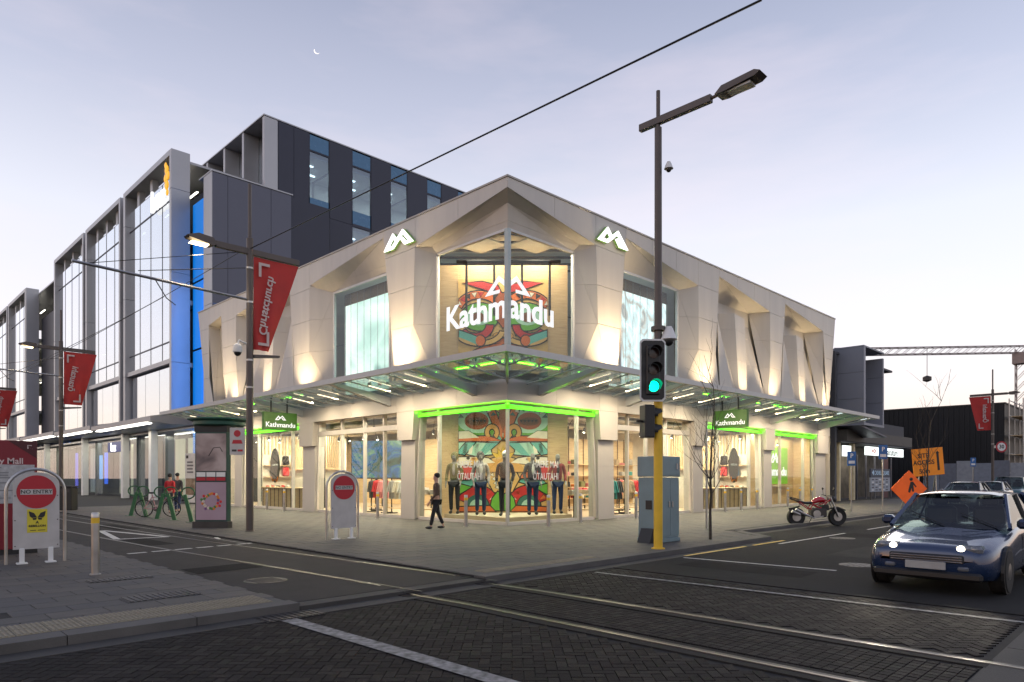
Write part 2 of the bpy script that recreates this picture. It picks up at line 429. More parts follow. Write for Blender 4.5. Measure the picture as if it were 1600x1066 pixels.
# kerb stones
kb = MB()
def kerbrun(p0, p1, wd=.28, top=.0):
    p0, p1 = Vector((*p0, 0)), Vector((*p1, 0)); l = (p1 - p0).length; n = max(1, int(l / 1.2)); d = (p1 - p0) / l; nrm = Vector((-d.y, d.x, 0))
    for i in range(n):
        a = p0 + d * (l * i / n + .005); b_ = p0 + d * (l * (i + 1) / n - .005)
        v = [a, b_, b_ + nrm * wd, a + nrm * wd]
        bb = MB(); bb.add([(q.x, q.y, z) for z in (-.155, top) for q in v], [(3, 2, 1, 0), (4, 5, 6, 7), (0, 1, 5, 4), (1, 2, 6, 5), (2, 3, 7, 6), (3, 0, 4, 7)])
        bb.build('kerb_stone', M_conc if top > -.02 else M_concd, kerb)
kerb = struct(MB().box(-24, 70, KERB + .02, KERB + .2, -.16, -.14).build('kerb', M_conc))
kerbrun((MX1, KERB), (2.3, KERB)); kerbrun((2.3, KERB), (3.6, BAYK - .12)); kerbrun((3.6, BAYK - .13), (60, BAYK - .13)); kerbrun((-24, KERB), (MX0, KERB))
kerbrun((MX0, KERB), (MX1, KERB), .28, -.045)
# channel strip of concrete along the kerb
struct(MB().box(-24, 2.2, KERB - .34, KERB - .003, -.15, -.097).build('gutter_channel', M_concd))
struct(MB().box(3.7, 60, BAYK - .48, BAYK - .135, -.15, -.0965).build('gutter_channel', M_concd))
# paving slabs
sl_c = []
for iy in range(0, 120):
    for ix in range(-30, 65):
        x = ix * .6 + (.3 if iy % 2 else 0) + .3; y = KERB + .48 + iy * .4
        if y > 26: continue
        lo, hi = x - .3, x + .3
        if x < (MX0 + MX1) / 2: hi = min(hi, MX0 - .01)
        else:
            lo = max(lo, MX1 + .01)
            if y < BAYK + .36: hi = min(hi, 2.3 + max(0, (y - KERB - .48) * .8))
            if y > .15: hi = min(hi, .06)
        if hi - lo < .08 or x > 40: continue
        if not seen((lo + hi) / 2, y, 0): continue
        sl_c.append(((lo + hi) / 2, y, (hi - lo) / .6))
sl_c.sort(key=lambda c: depth(c))
slabt = MB().bbox(-.296, .296, -.196, .196, -.035, 0, .005)
slme = []
for k in range(3):
    me = slabt.mesh('paving_slab'); me.materials.append(M_slab[k]); slme.append(me)
rest = [MB(), MB(), MB()]
ntact = 0
tac = MB().bbox(-.147, .147, -.147, .147, -.04, -.002, .004)
for q in range(6): tac.bbox(-.12 + q * .048 - .012, -.12 + q * .048 + .012, -.135, .135, -.002, .006, .003)
M_tac = mat('tactile_tile', (.20, .17, .115), .7, col2=(.27, .235, .16), scale=5, bump=.2)
tme = tac.mesh('tactile_tile'); tme.materials.append(M_tac)
for n, (x, y, sx_) in enumerate(sl_c):
    k = random.choice((0, 0, 1, 2)); z = random.uniform(-.003, 0)
    par = fl if x < MX0 else fp
    if KERB + .35 < y < KERB + 1.0 and x < -8.5 and False: continue
    if n < 290:
        o = bpy.data.objects.new('paving_slab', slme[k]); COL.objects.link(o); o.parent = par; o.location = (x, y, z); o.scale = (sx_, 1, 1)
    else: rest[k].add([(p[0] * sx_ + x, p[1] + y, p[2] + z) for p in slabt.v], slabt.f)
for k in range(3): stuff(rest[k].build('slab_paving', M_slab[k], fp))
# ribbed tactile tiles along the crossing edge, laid over the slabs
for ix in range(24):
    for iy in range(2):
        x = -15.9 + ix * .3
        if MX0 - .1 < x < MX1 + .2: continue
        o = bpy.data.objects.new('tactile_tile', tme); COL.objects.link(o); o.parent = fl; o.location = (x, KERB + .47 + iy * .3, .007)
for ix in range(10):
    o = bpy.data.objects.new('tactile_tile', tme); COL.objects.link(o); o.parent = fp; o.location = (-7.7 + ix * .3, KERB + .47, .007)
# iron grates
for (gx, gy, lx, ly, nb) in ((-12.36, -3.9, .9, .3, 12), (-12.43, -6.0, .9, .45, 12), (-11.6, -8.0, .75, .35, 9)):
    z = .004 if gy > KERB else -.094
    g = struct(MB().box(gx - lx / 2, gx + lx / 2, gy - ly / 2, gy + ly / 2, z - .02, z).build('drain_pit', M_black))
    for i in range(nb): MB().box(gx - lx / 2 + (i + .25) * lx / nb, gx - lx / 2 + (i + .7) * lx / nb, gy - ly / 2, gy + ly / 2, z + .001, z + .009).build('grate_bar', M_dark, g)
# mall markings: give-way triangle and hold lines
z = -.035
tri = [(-9.74, 7.84), (-10.25, 4.14), (-9.04, 4.0)]
strip('painted_triangle', tri + tri[:1], .16, z)
for a in range(6): strip('painted_line', [(-11.1 + a * .5, .22 + a * .075), (-10.72 + a * .5, .28 + a * .075)], .14, z)
strip('painted_line', [(-8.35, 2.3), (-8.2, 2.9)], .1, z)
strip('painted_line', [(-8.6, 20), (-8.35, .5)], .05, z, M_paintw)

# repairs, covers and stains on the street
M_patch = mat('asphalt_patch', (.013, .0128, .0125), .9, spec=.15, var=.3, scale=3, bump=.4, bscale=90); M_patch2 = mat('asphalt_patch_old', (.030, .028, .026), .85, spec=.2, var=.35, scale=2, bump=.4, bscale=90)
for (x, y, w_, h, m) in ((1.0, -10.6, 2.6, .9, M_patch2), (5.5, -9.6, 1.4, 2.2, M_patch), (-3.6, -9.9, .9, 2.4, M_patch), (9, -11.5, 5, .6, M_patch2), (14, -9.4, 3, 1.0, M_patch), (-1.2, -16.5, 3, 1.1, M_patch2)):
    q = [(x + w_ / 2 * c + random.uniform(-.06, .06), y + h / 2 * s_ + random.uniform(-.05, .05)) for c, s_ in ((-1, -1), (0, -1.02), (1, -1), (1.02, 0), (1, 1), (0, 1.03), (-1, 1), (-1.02, 0))]
    struct(MB().add([(a, b_, -.0975) for a, b_ in q], [tuple(range(8))]).build('asphalt_patch', m))
for (x, y, w_, h) in ((-10.0, 2.8, .8, 2.2), (-10.6, -3.5, 1.2, .9), (-9.0, 9, .7, 3)):
    struct(MB().add([(x - w_ / 2, y - h / 2, -.0365), (x + w_ / 2, y - h / 2 + .1, -.0365), (x + w_ / 2 - .05, y + h / 2, -.0365), (x - w_ / 2, y + h / 2 - .08, -.0365)], [(0, 1, 2, 3)]).build('asphalt_patch', M_patch))
for (x, y, z) in ((-1.6, -11.2, -.096), (-10.7, -5.4, -.036), (4.2, -8.9, -.096)):
    mh = struct(MB().lathe([(.0001, z - .02), (.33, z - .02), (.33, z), (.0001, z)], 24, (x, y, 0)).build('manhole_cover', M_dark))
    for i in range(5): MB().box(x - .22, x + .22, y - .2 + i * .1 - .02, y - .2 + i * .1 + .02, z + .001, z + .006).build('cover_rib', M_dark, mh)
UPW = 640
# ------------------------------------------------------------------ the corner shop building
K = 1.0323
ROOF = 11.0 * K
shop = thing('corner_shop', 'two-storey pale folded-panel corner shop with glass canopy and lit windows', 'shop')
def mp_(side):                                   # (u along facade, d inward, z) -> world
    return (lambda u, d, z: (u, d, z)) if side == 'R' else (lambda u, d, z: (d, u, z))
LEV = [5.2 * K, 7.1 * K, 8.5 * K, 9.9 * K]
FAC = {
 'R': dict(end=(27.68, 26.6), corner=(4.48, 4.6, 5.3),
   win=dict(ap=(6.32, 10.63), lo=(11.67, 9.87), lm=(11.69, 7.1), lb=(12.55, 5.0), ab=(5.75, 5.0), gi=(6.75, 10.94), gz=9.65),
   rec=[dict(ap=(13.54, 10.66), am=(13.2, 7.1), ab=(13.65, 5.0), lo=(18.76, 9.95), lm=(18.80, 8.5), lb=(19.5, 5.0)),
        dict(ap=(20.6, 10.67), am=(20.1, 7.1), ab=(20.0, 5.0), lo=(25.78, 10.0), lm=(25.95, 8.5), lb=(26.55, 5.0))]),
 'L': dict(end=(25.46, 24.1), corner=(4.79, 4.9, 5.6),
   win=dict(ap=(6.8, 10.74), lo=(12.5, 10.02), lm=(12.5, 7.1), lb=(13.2, 5.0), ab=(6.0, 5.0), gi=(7.2, 11.43), gz=9.62),
   rec=[dict(ap=(14.41, 10.7), am=(14.0, 7.1), ab=(13.9, 5.0), lo=(20.25, 10.01), lm=(20.3, 8.5), lb=(20.8, 5.0)),
        dict(ap=(22.2, 10.3), am=(21.9, 7.1), ab=(21.3, 5.0), lo=(23.92, 10.04), lm=(23.9, 8.5), lb=(23.0, 5.0))]),
}
GD = .62                                         # depth of the upper glass behind the facade
uplights = []
def clad(poly3, out, gap=.007, th=.05, m=None):
    MB().panel(poly3, out, gap, th).build('cladding_panel', m or M_clad, shop)
for side in 'RL':
    F = FAC[side]; W = mp_(side); OUT = W(0, -1, 0)
    k = lambda p: (p[0] * K, p[1] * K)
    def front(poly, levels=LEV):
        for c in cut_levels([k(p) for p in poly], levels): clad([W(u, 0, z) for u, z in c], OUT)
    c1, cm, cb = F['corner']; wn = F['win']; r1, r2 = F['rec']; e1, e2 = F['end']; RT = 11.0
    zc = 9.91
    # bands above the openings, divided by upright joints
    def band(a, b, n):
        for i in range(n):
            t0, t1 = i / n, (i + 1) / n; q = lambda t: (a[0] + t * (b[0] - a[0]), a[1] + t * (b[1] - a[1]))
            p0, p1 = q(t0), q(t1); clad([W(u * K, 0, z * K) for u, z in (p0, p1, (p1[0], RT), (p0[0], RT))], OUT)
    band((0.0, 10.67), (c1, zc), 2); band(wn['ap'], wn['lo'], 3); band(r1['ap'], r1['lo'], 3); band(r2['ap'], r2['lo'], 2)
    # piers
    front([(c1, zc), (cm, 7.1), (cb, 5.0), wn['ab'], wn['ap'], (wn['ap'][0], RT), (c1, RT)])
    def pier(o, nx):
        front([o['lo'], (o['lm'][0], 8.5) if o['lm'][1] != 7.1 else (o['lo'][0] + .01, 8.5), (o['lm'][0] + (.0 if o['lm'][1] == 7.1 else .12), 7.1), (o['lm'][0] + .12, 7.09), o['lb'], nx['ab'], (nx['am'][0], 7.09), (nx['am'][0], 7.1), nx['ap'], (nx['ap'][0], RT), (o['lo'][0], RT)] if False else
              [o['lo'], (o['lm'][0], 7.1), o['lb'], nx['ab'], (nx['am'][0], 7.1), nx['ap'], (nx['ap'][0], RT), (o['lo'][0], RT)])
    pier(wn, r1); pier(r1, r2)
    front([r2['lo'], (r2['lm'][0] - .05, 7.1), (r2['lb'][0], 5.0), (e2, 5.0), (e1, RT), (r2['lo'][0], RT)] if r2['lb'][0] < e2 - .05 else [r2['lo'], (e2 - .06, 5.0), (e2, 5.0), (e1, RT), (r2['lo'][0], RT)])
    # reveals: outer edge -> inner edge, in flat triangles
    inward = lambda c: None
    def facet(p, toward):
        pts = [W(a * K, d * K, z * K) for a, d, z in p]; cen = sum((Vector(q) for q in pts), Vector()) / len(pts)
        tw = Vector(W(toward[0] * K, toward[1] * K, toward[2] * K)) - cen
        for c in cut_levels([tuple(q) for q in pts], LEV): clad(c, tw, .004, .03)
    def opening(o, gi, gz, d):
        cen = ((gi[0] + gi[1]) / 2, -1.5, 7.0)
        a, lo, lm, lb, ab = o['ap'], o['lo'], (o['lm'][0], 7.1), o['lb'], o['ab']
        facet([(a[0], 0, a[1]), (lo[0], 0, lo[1]), (gi[1], d, gz)], cen)                 # bright soffit fold
        facet([(a[0], 0, a[1]), (gi[1], d, gz), (gi[0], d, gz)], cen)                     # dark soffit fold
        facet([(lo[0], 0, lo[1]), (lm[0], 0, lm[1]), (gi[1], d, gz)], cen)
        facet([(lm[0], 0, lm[1]), (gi[1], d, gz), (gi[1], d, 5.0)], cen)
        facet([(lm[0], 0, lm[1]), (lb[0], 0, lb[1]), (gi[1], d, 5.0)], cen)
        facet([(a[0], 0, a[1]), (ab[0], 0, ab[1]), (gi[0], d, gz)], cen); facet([(ab[0], 0, ab[1]), (gi[0], d, gz), (gi[0], d, 5.0)], cen)
    opening(wn, wn['gi'], wn['gz'], GD / K)
    # corner gable recess (mirrored on the two sides, meeting on the diagonal)
    g0, gz = GD / K, 9.66; gi = F['corner'][0] - .55; cz = 10.42
    cen = (2, -1.5, 7)
    facet([(0, 0, 10.67), (c1, 0, zc), (gi + .12, .42, 9.93)], cen); facet([(0, 0, 10.67), (gi + .12, .42, 9.93), (.42, .42, cz)], cen)
    facet([(.42, .42, cz), (gi + .12, .42, 9.93), (gi, g0, gz)], cen); facet([(.42, .42, cz), (gi, g0, gz), (g0, g0, gz)], cen)
    facet([(c1, 0, zc), (cm, 0, 7.1), (gi, g0, gz)], cen); facet([(c1, 0, zc), (gi + .12, .42, 9.93), (gi, g0, gz)], cen)
    facet([(cm, 0, 7.1), (gi, g0, gz), (gi, g0, 5.0)], cen); facet([(cm, 0, 7.1), (cb, 0, 5.0), (gi, g0, 5.0)], cen)
    # folded blind recesses
    for ri, o in enumerate((r1, r2)):
        a, lo = o['ap'], o['lo']; wd = lo[0] - a[0]
        if wd < 2.5:
            cen = (a[0] + .8, -1, 7)
            facet([(a[0], 0, a[1]), (lo[0], 0, lo[1]), (lo[0], .6, lo[1])], cen); facet([(a[0], 0, a[1]), (lo[0], .6, lo[1]), (a[0], .6, a[1])], cen)
            facet([(lo[0], 0, lo[1]), (o['lb'][0], 0, 5.0), (lo[0], .6, lo[1])], cen); facet([(o['lb'][0], 0, 5.0), (lo[0], .6, lo[1]), (o['lb'][0], .6, 5.0)], cen)
            facet([(a[0], 0, a[1]), (o['ab'][0], 0, 5.0), (a[0], .6, a[1])], cen)
            facet([(a[0], .6, a[1]), (lo[0], .6, lo[1]), (o['lb'][0], .6, 5.0), (o['ab'][0], .6, 5.0)], cen)
            uplights.append((side, (o['ab'][0] + o['lb'][0]) / 2, .15)); continue
        cen = (a[0] + wd * .4, -1.6, 7.0); D = .95
        facet([(a[0], 0, a[1]), (lo[0], 0, lo[1]), (lo[0] - .45, D, lo[1] - .02)], cen); facet([(a[0], 0, a[1]), (lo[0] - .45, D, lo[1] - .02), (a[0], D, lo[1] - .02)], cen)
        MB().add([W(u * K, D * K, z * K) for u, z in ((a[0] - .6, 4.9), (lo[0] + .9, 4.9), (lo[0] + .9, 10.3), (a[0] - .6, 10.3))], [(0, 1, 2, 3)]).build('recess_back', M_clad, shop)
        # folded plates: a top line and a bottom line joined by triangles
        zt = 9.25
        T = [(a[0] - .15, .03), (a[0] + .95, .72), (a[0] + 1.55, .06), (a[0] + 3.05, .30), (a[0] + 3.1, .85), (lo[0] - .45, D)]
        B = [(o['ab'][0], .0), (a[0] + 1.75, .08), (a[0] + 1.95, .0), (a[0] + 2.95, .10), (a[0] + 3.0, .62), (o['lb'][0] - 1.0, .0)]
        for i in range(5):
            z0 = zt - (.0 if i in (1, 2) else .45 if i == 0 else .1); 
            q = [(T[i][0], T[i][1], z0), (T[i + 1][0], T[i + 1][1], z0), (B[i + 1][0], B[i + 1][1], 5.0), (B[i][0], B[i][1], 5.0)]
            facet([q[0], q[1], q[2]], cen); facet([q[0], q[2], q[3]], cen)
        top = [(T[1][0], T[1][1], zt), (T[2][0], T[2][1], zt), (T[3][0], T[3][1], zt), (T[3][0], D, zt), (T[1][0], D, zt)]
        facet(top, (a[0] + 2, .3, 12))
        facet([(lo[0], 0, lo[1]), (lo[0] + .03, 0, 7.6), (lo[0] - .45, D, lo[1])], cen); facet([(lo[0] + .03, 0, 7.6), (lo[0] - .45, D, lo[1]), (o['lb'][0] - .95, .03, 5.0)], cen)
        facet([(lo[0] + .03, 0, 7.6), (o['lb'][0], 0, 5.0), (o['lb'][0] - .95, .02, 5.0)], cen)
        facet([(a[0], 0, a[1]), (a[0] - .33, 0, 7.1), (a[0] - .0, D, zt)], cen)
        uplights.append((side, B[2][0] + .55, .0)); uplights.append((side, o['lb'][0] - .55, .0))
    uplights.append((side, cb - .25, .18)); uplights.append((side, wn['lb'][0] - .35, .15)); uplights.append((side, wn['ab'][0] - .1, -.02))
    # backing wall behind the panels, parapet cap, upper glass
    bw = MB()
    def bwall(u0, u1, z0, z1, d0=.06): bw.add([W(u * K, d0, z * K) for u, z in ((u0, z0), (u1, z0), (u1, z1), (u0, z1))], [(0, 1, 2, 3)])
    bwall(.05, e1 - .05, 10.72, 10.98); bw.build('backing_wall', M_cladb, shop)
    cap = MB(); cap.prism([W(u * K, d, 0)[:2] for u, d in ((-.03, -.03), (e1 + .02, -.03), (e1 + .02, .45), (.45, .45))], ROOF, ROOF + .06)
    cap.build('parapet_cap', M_fasc, shop)
    # end return of the facade
    facet([(e1, 0, RT), (e2, 0, 5.0), (e2, 3.0, 5.0), (e1, 3.0, RT)], (e1 + 5, 1, 8))
    # upper glazing
    for (u0, u1, gz_, nm) in ((GD + .02, gi * K, 9.66 * K, 'c'), (wn['gi'][0] * K, wn['gi'][1] * K, wn['gz'] * K, 'w')):
        n = 2 if nm == 'c' else 3
        for i in range(n):
            a_ = u0 + (u1 - u0) * i / n; b_ = u0 + (u1 - u0) * (i + 1) / n
            g = MB().panel([W(a_, GD, 4.9), W(b_, GD, 4.9), W(b_, GD, gz_), W(a_, GD, gz_)], OUT, .006, .012).build('window_pane', M_glass, shop)
        fr = MB()
        for (a_, b_, z0, z1) in ((u0 - .03, u0 + .05, 4.9, gz_), (u1 - .06, u1 + .02, 4.9, gz_), (u0, u1, gz_ - .07, gz_ + .02)):
            v = [W(a_, GD - .05, z0), W(b_, GD + .06, z1)]; fr.box(min(v[0][0], v[1][0]), max(v[0][0], v[1][0]), min(v[0][1], v[1][1]), max(v[0][1], v[1][1]), z0, z1)
        fr.build('window_frame', M_white, shop)
# corner mullion of the upper glass
MB().box(GD - .07, GD + .09, GD - .07, GD + .09, 4.9, 9.66 * K).build('corner_mullion', mat('mullion', (.36, .40, .39), .35, metal=.4), shop)
# roof deck and rear walls
EX, EY = 27.4 * K, 25.2 * K
MB().box(.3, EX, .3, EY, ROOF - .35, ROOF - .22).build('roof', M_cladb, shop)
MB().box(EX, EX + .2, 1.0, EY, 0, ROOF - .02).build('rear_wall', mat('dark_render', (.10, .10, .105), .8, var=.1, scale=.6), shop)
MB().box(.6, EX, EY, EY + .2, 0, ROOF - .02).build('rear_wall', MATS['dark_render'], shop)
# uplights standing on the canopy roof by the facade
upm = MB().lathe([(.05, 0), (.07, .02), (.07, .14), (.05, .16)], 10).mesh('uplight')
upm.materials.append(M_dark)
for side, u, d in uplights:
    W = mp_(side); p = W(u * K, -1.25 + d * .4, 4.97)
    o = bpy.data.objects.new('uplight', upm); COL.objects.link(o); o.parent = shop; o.location = p
    tgt = Vector(W(u * K, .25 + d, 7.6)); dirv = (tgt - Vector((p[0], p[1], p[2] + .25)))
    l = lamp('SPOT', 'uplight_lamp', (p[0], p[1], p[2] + .25), UPW, (1, .76, .46), .04, rot=dirv.to_track_quat('-Z', 'Y').to_euler(), spot=R(78), blend=1.0)
    l.parent = shop

# ---- logo: two joined peaks
def logo_polys():
    # strokes of the double-peak mark in a unit box 2.0 wide, 1.0 high
    t = .27
    A = [(-1.0, 0), (-.36, 1.0), (-.1, .62), (.02, .44), (-.13, .2), (-.36, .58), (-.56, .27), (-.25, .27), (-.42, 0)]
    B = [(-.26, .27), (.34, 1.0), (1.0, 0), (.42, 0), (.27, .27), (.56, .27), (.34, .6), (-.1, 0), (-.42, 0)]
    return [A, B]
def ribbon(b, pts, w_, ext):
    n = len(pts); P_ = [Vector((x, z, 0)) for x, z in pts]; Lf = []; Rt = []
    for i in range(n):
        e1 = (P_[i] - P_[i - 1]).normalized() if i else (P_[1] - P_[0]).normalized(); e2 = (P_[i + 1] - P_[i]).normalized() if i < n - 1 else e1
        n1 = Vector((-e1.y, e1.x, 0)); n2 = Vector((-e2.y, e2.x, 0)); m = (n1 + n2) * (w_ / 2 / max(.28, 1 + n1.dot(n2)))
        Lf.append(P_[i] + m); Rt.append(P_[i] - m)
    for i in range(n - 1): b.prism([(q.x, max(0, q.y)) for q in (Lf[i], Rt[i], Rt[i + 1], Lf[i + 1])], -ext, ext, 'y')
PEAKS = [[(-.12, .40), (-.38, .80), (-.86, .09), (-.40, .09), (.30, .84), (.84, .09), (.46, .09), (.22, .46)]]
def peak_mesh(ext):
    b = MB()
    for st_ in PEAKS: ribbon(b, st_, .17, ext)
    return b
M_logo = emis('logo_lit', (1, 1, .96), 1.7)
M_logog = emis('logo_halo', (.16, .30, .08), .25)
for side in 'RL':
    W = mp_(side); u = (4.44 + 6.2) / 2 * K if side == 'R' else (4.62 + 6.59) / 2 * K
    lg = bpy.data.objects.new('logo_sign', None); 
    b = peak_mesh(.03); b.xf(Matrix.Scale(.93, 4, (1, 0, 0)) @ Matrix.Scale(.62, 4, (0, 0, 1)))
    o = b.build('logo_sign', M_logo, shop); o.location = W(u, -.16, 10.08 * K); o.rotation_euler = (0, 0, 0 if side == 'R' else R(-90))
    b2 = peak_mesh(.05); b2.xf(Matrix.Scale(.97, 4, (1, 0, 0)) @ Matrix.Scale(.66, 4, (0, 0, 1)))
    o2 = b2.build('painted_halo', M_logog, o); o2.location = (0, .085, -.015)  # halo of light round the logo, drawn as a larger glowing shape behind it
# lettering on the corner glass upstairs: half on each pane
zt = zat(478, (GD, GD)); 
def glass_text(side, txt, u, z, size, m, align, bold):
    W = mp_(side)
    o = text('glass_lettering', txt, m, shop, W(u, GD - .03, z), (R(90), 0, 0 if side == 'R' else R(-90)), size, .006, bold, align)
    return o
M_let = mat('white_lettering', (.3, .3, .3), .5, emit=(1, 1, 1), estr=.85)
LS = 1.2
glass_text('L', 'Kathm', GD + .02, zt, LS, M_let, 'RIGHT', .03); glass_text('R', 'andu', GD + .02, zt, LS, M_let, 'LEFT', .03)
for side in 'LR':
    W = mp_(side); b = MB(); sg = -1 if side == 'L' else 1
    ribbon(b, [(sg * .04, .36), (sg * .38, .80), (sg * .86, .09), (sg * .34, .09)], .19, .006)
    b.xf(Matrix.Scale(1.05, 4, (1, 0, 0)) @ Matrix.Scale(.62, 4, (0, 0, 1)))
    o = b.build('glass_logo', M_let, shop); o.location = W(GD, GD - .03, zt + .5); o.rotation_euler = (0, 0, 0 if side == 'R' else R(-90))

# ------------------------------------------------------------------ street-level shopfront
FZ0, FZ1 = 4.05, 4.78
FD = -.22
def boxW(W, u0, u1, d0, d1, z0, z1, b=None, bev=0):
    b = b or MB(); p, q = W(u0, d0, z0), W(u1, d1, z1)
    a = (min(p[0], q[0]), max(p[0], q[0]), min(p[1], q[1]), max(p[1], q[1]), z0, z1)
    return b.bbox(*a, bev) if bev else b.box(*a)
COLS = {'R': [(4.55, 5.7), (11.35, 12.4), (18.4, 19.5), (25.2, 26.9)], 'L': [(4.75, 5.8), (12.2, 13.5), (19.9, 21.0), (24.6, 25.6)]}
ENDU = {'R': 27.1, 'L': 25.7}
M_frame = mat('shopfront_frame', (.56, .53, .48), .4, metal=.3, var=.05)
for side in 'RL':
    W = mp_(side); OUT = W(0, -1, 0); cols = COLS[side]
    # fascia in panels
    us = [FD] + [c for ab in cols for c in ab]; us[-1] = ENDU[side]
    for a_, b_ in zip(us, us[1:]):
        n = 2 if b_ - a_ > 3 else 1
        for i in range(n):
            p0 = a_ + (b_ - a_) * i / n; p1 = a_ + (b_ - a_) * (i + 1) / n
            p0_ = p0 if p0 > 0 else FD
            MB().panel([W(p0_, FD, FZ0), W(p1, FD, FZ0), W(p1, FD, FZ1), W(p0_, FD, FZ1)], OUT, .004, .04).build('fascia_panel', M_fasc, shop)
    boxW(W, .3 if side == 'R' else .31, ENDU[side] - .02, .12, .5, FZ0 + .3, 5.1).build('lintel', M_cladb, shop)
    sf = MB(); sf.add([W(u, d, FZ0 + .002) for u, d in ((FD, FD), (ENDU[side], FD), (ENDU[side], .5), (.5, .5))], [(0, 1, 2, 3)]); sf.build('fascia_soffit', M_fasc, shop)
    for ci, (a_, b_) in enumerate(cols):
        # bracket: thick block with sloped sides under the fascia, then a column tapering to the ground
        p = [(a_ - .02, FZ0), (b_ + .02, FZ0), (b_ - .02, 2.98), (a_ + .10, 2.98)]
        br = MB(); n = 4
        br.add([W(u, d, z) for d in (FD + .005, .42) for u, z in p], [(0, 1, 2, 3), (7, 6, 5, 4), (0, 4, 5, 1), (1, 5, 6, 2), (2, 6, 7, 3), (3, 7, 4, 0)]); br.build('bracket', M_fasc, shop)
        q = [(a_ + .12, 2.98), (b_ - .06, 2.98), (b_ + .0, .0), (a_ + .18, .0)]
        cl = MB(); cl.add([W(u, d, z) for d in (-.05, .42) for u, z in q], [(0, 1, 2, 3), (7, 6, 5, 4), (0, 4, 5, 1), (1, 5, 6, 2), (2, 6, 7, 3), (3, 7, 4, 0)]); cl.build('column', M_fasc, shop)
    # glazing per bay
    bays = [(.02, cols[0][0])] + [(cols[i][1], cols[i + 1][0]) for i in range(3)]
    for bi, (a_, b_) in enumerate(bays):
        if bi == 0: muls = [3.62]
        elif bi == 1: muls = [6.74, 8.03, 9.5] if side == 'R' else [7.07, 8.5, 10.24]
        elif bi == 2: muls = [13.91, 17.17] if side == 'R' else [14.68, 18.33]
        else: muls = [20.78, 23.86] if side == 'R' else [22.4]
        edges = [a_ + (.0 if bi == 0 else .02)] + muls + [b_ + .06]
        for e0, e1_ in zip(edges, edges[1:]):
            MB().panel([W(e0, .10, .10), W(e1_, .10, .10), W(e1_, .10, FZ0 - .02), W(e0, .10, FZ0 - .02)], OUT, .004, .012).build('shop_window', M_glass, shop)
        for mu in muls:
            boxW(W, mu - .035, mu + .035, .03, .18, .02, FZ0).build('mullion', M_frame, shop)
        fr = MB(); boxW(W, a_, b_ + .05, .04, .16, .0, .11, fr)
        if bi == 1: boxW(W, a_, b_, .02, .2, 3.42, 3.62).build('door_head', M_frame, shop)
        fr.build('sill', M_frame, shop)
        # raking frame along the column
        rk = MB(); rk.add([W(u, d, z) for d in (.03, .17) for u, z in ((b_ - .10, FZ0), (b_ - .02, FZ0), (b_ + .22, .05), (b_ + .14, .05))], [(0, 1, 2, 3), (7, 6, 5, 4), (0, 4, 5, 1), (1, 5, 6, 2), (2, 6, 7, 3), (3, 7, 4, 0)]); rk.build('raking_frame', M_frame, shop)
        # green light strip in the head of the bay
        if bi in (0, 2, 3) and not (side == 'L' and bi == 3):
            g0 = a_ + (.0 if bi == 0 else .05); g1 = b_ - .03
            gs = MB()
            if bi == 0: g0 = -.12
            boxW(W, g0, g1, -.03, .02, FZ0 - .23, FZ0 - .10, gs); gs.build('green_light_strip', M_green_e, shop)
            c = W((g0 + g1) / 2, -.1, FZ0 - .11)
            l = lamp('AREA', 'green_strip_lamp', c, 22 * (g1 - g0) / 4, (.2, 1, .03), (g1 - g0) if side == 'R' else .05, .05 if side == 'R' else (g1 - g0), rot=(PI, 0, 0)); l.parent = shop
    MB().add([W(u, d, z) for u, d, z in ((ENDU[side], FD, 0), (ENDU[side], 3, 0), (ENDU[side], 3, 5.1), (ENDU[side], FD, 5.1))], [(0, 1, 2, 3)]).build('end_wall', M_fasc, shop)
# corner post of the street-level glass
MB().box(.04, .13, .04, .13, .05, FZ0).build('corner_mullion', M_frame, shop)
# lettering on the display glass
M_dec = mat('decal_white', (.62, .62, .61), .6)
for side, cu in (('L', 1.95), ('R', 1.95)):
    W = mp_(side); ro = (R(90), 0, 0 if side == 'R' else R(-90))
    text('window_lettering', 'HAERE MAI', M_dec, shop, W(cu, .085, 2.02), ro, .33, .002, .004, sx=.8); text('window_lettering', '\u014cTAUTAHI', M_dec, shop, W(cu, .085, 1.60), ro, .33, .002, .004, sx=.8)

# ------------------------------------------------------------------ glass canopy over the footpath
CP = 2.9; CZ0, CZ1 = 4.62, 5.02
CEND = {'R': 27.35, 'L': 23.9}
canopy = MB()
for side in 'RL':
    W = mp_(side); e = CEND[side]
    v = [W(u, d, z) for u, d, z in ((-CP, -CP, CZ1 - .09), (e, -CP, CZ1 - .09), (e, -CP + .14, CZ1 - .09), (-CP + .14, -CP + .14, CZ1 - .09), (-CP, -CP, CZ1 + .09), (e, -CP, CZ1 + .09), (e, -CP + .14, CZ1 + .09), (-CP + .14, -CP + .14, CZ1 + .09))]
    canopy.add(v, [(3, 2, 1, 0), (4, 5, 6, 7), (0, 1, 5, 4), (1, 2, 6, 5), (2, 3, 7, 6), (3, 0, 4, 7)])
M_can = mat('canopy_paint', (.50, .50, .49), .4, metal=.2, var=.05)
cano = canopy.build('canopy', M_can, shop)
sp = 1.16
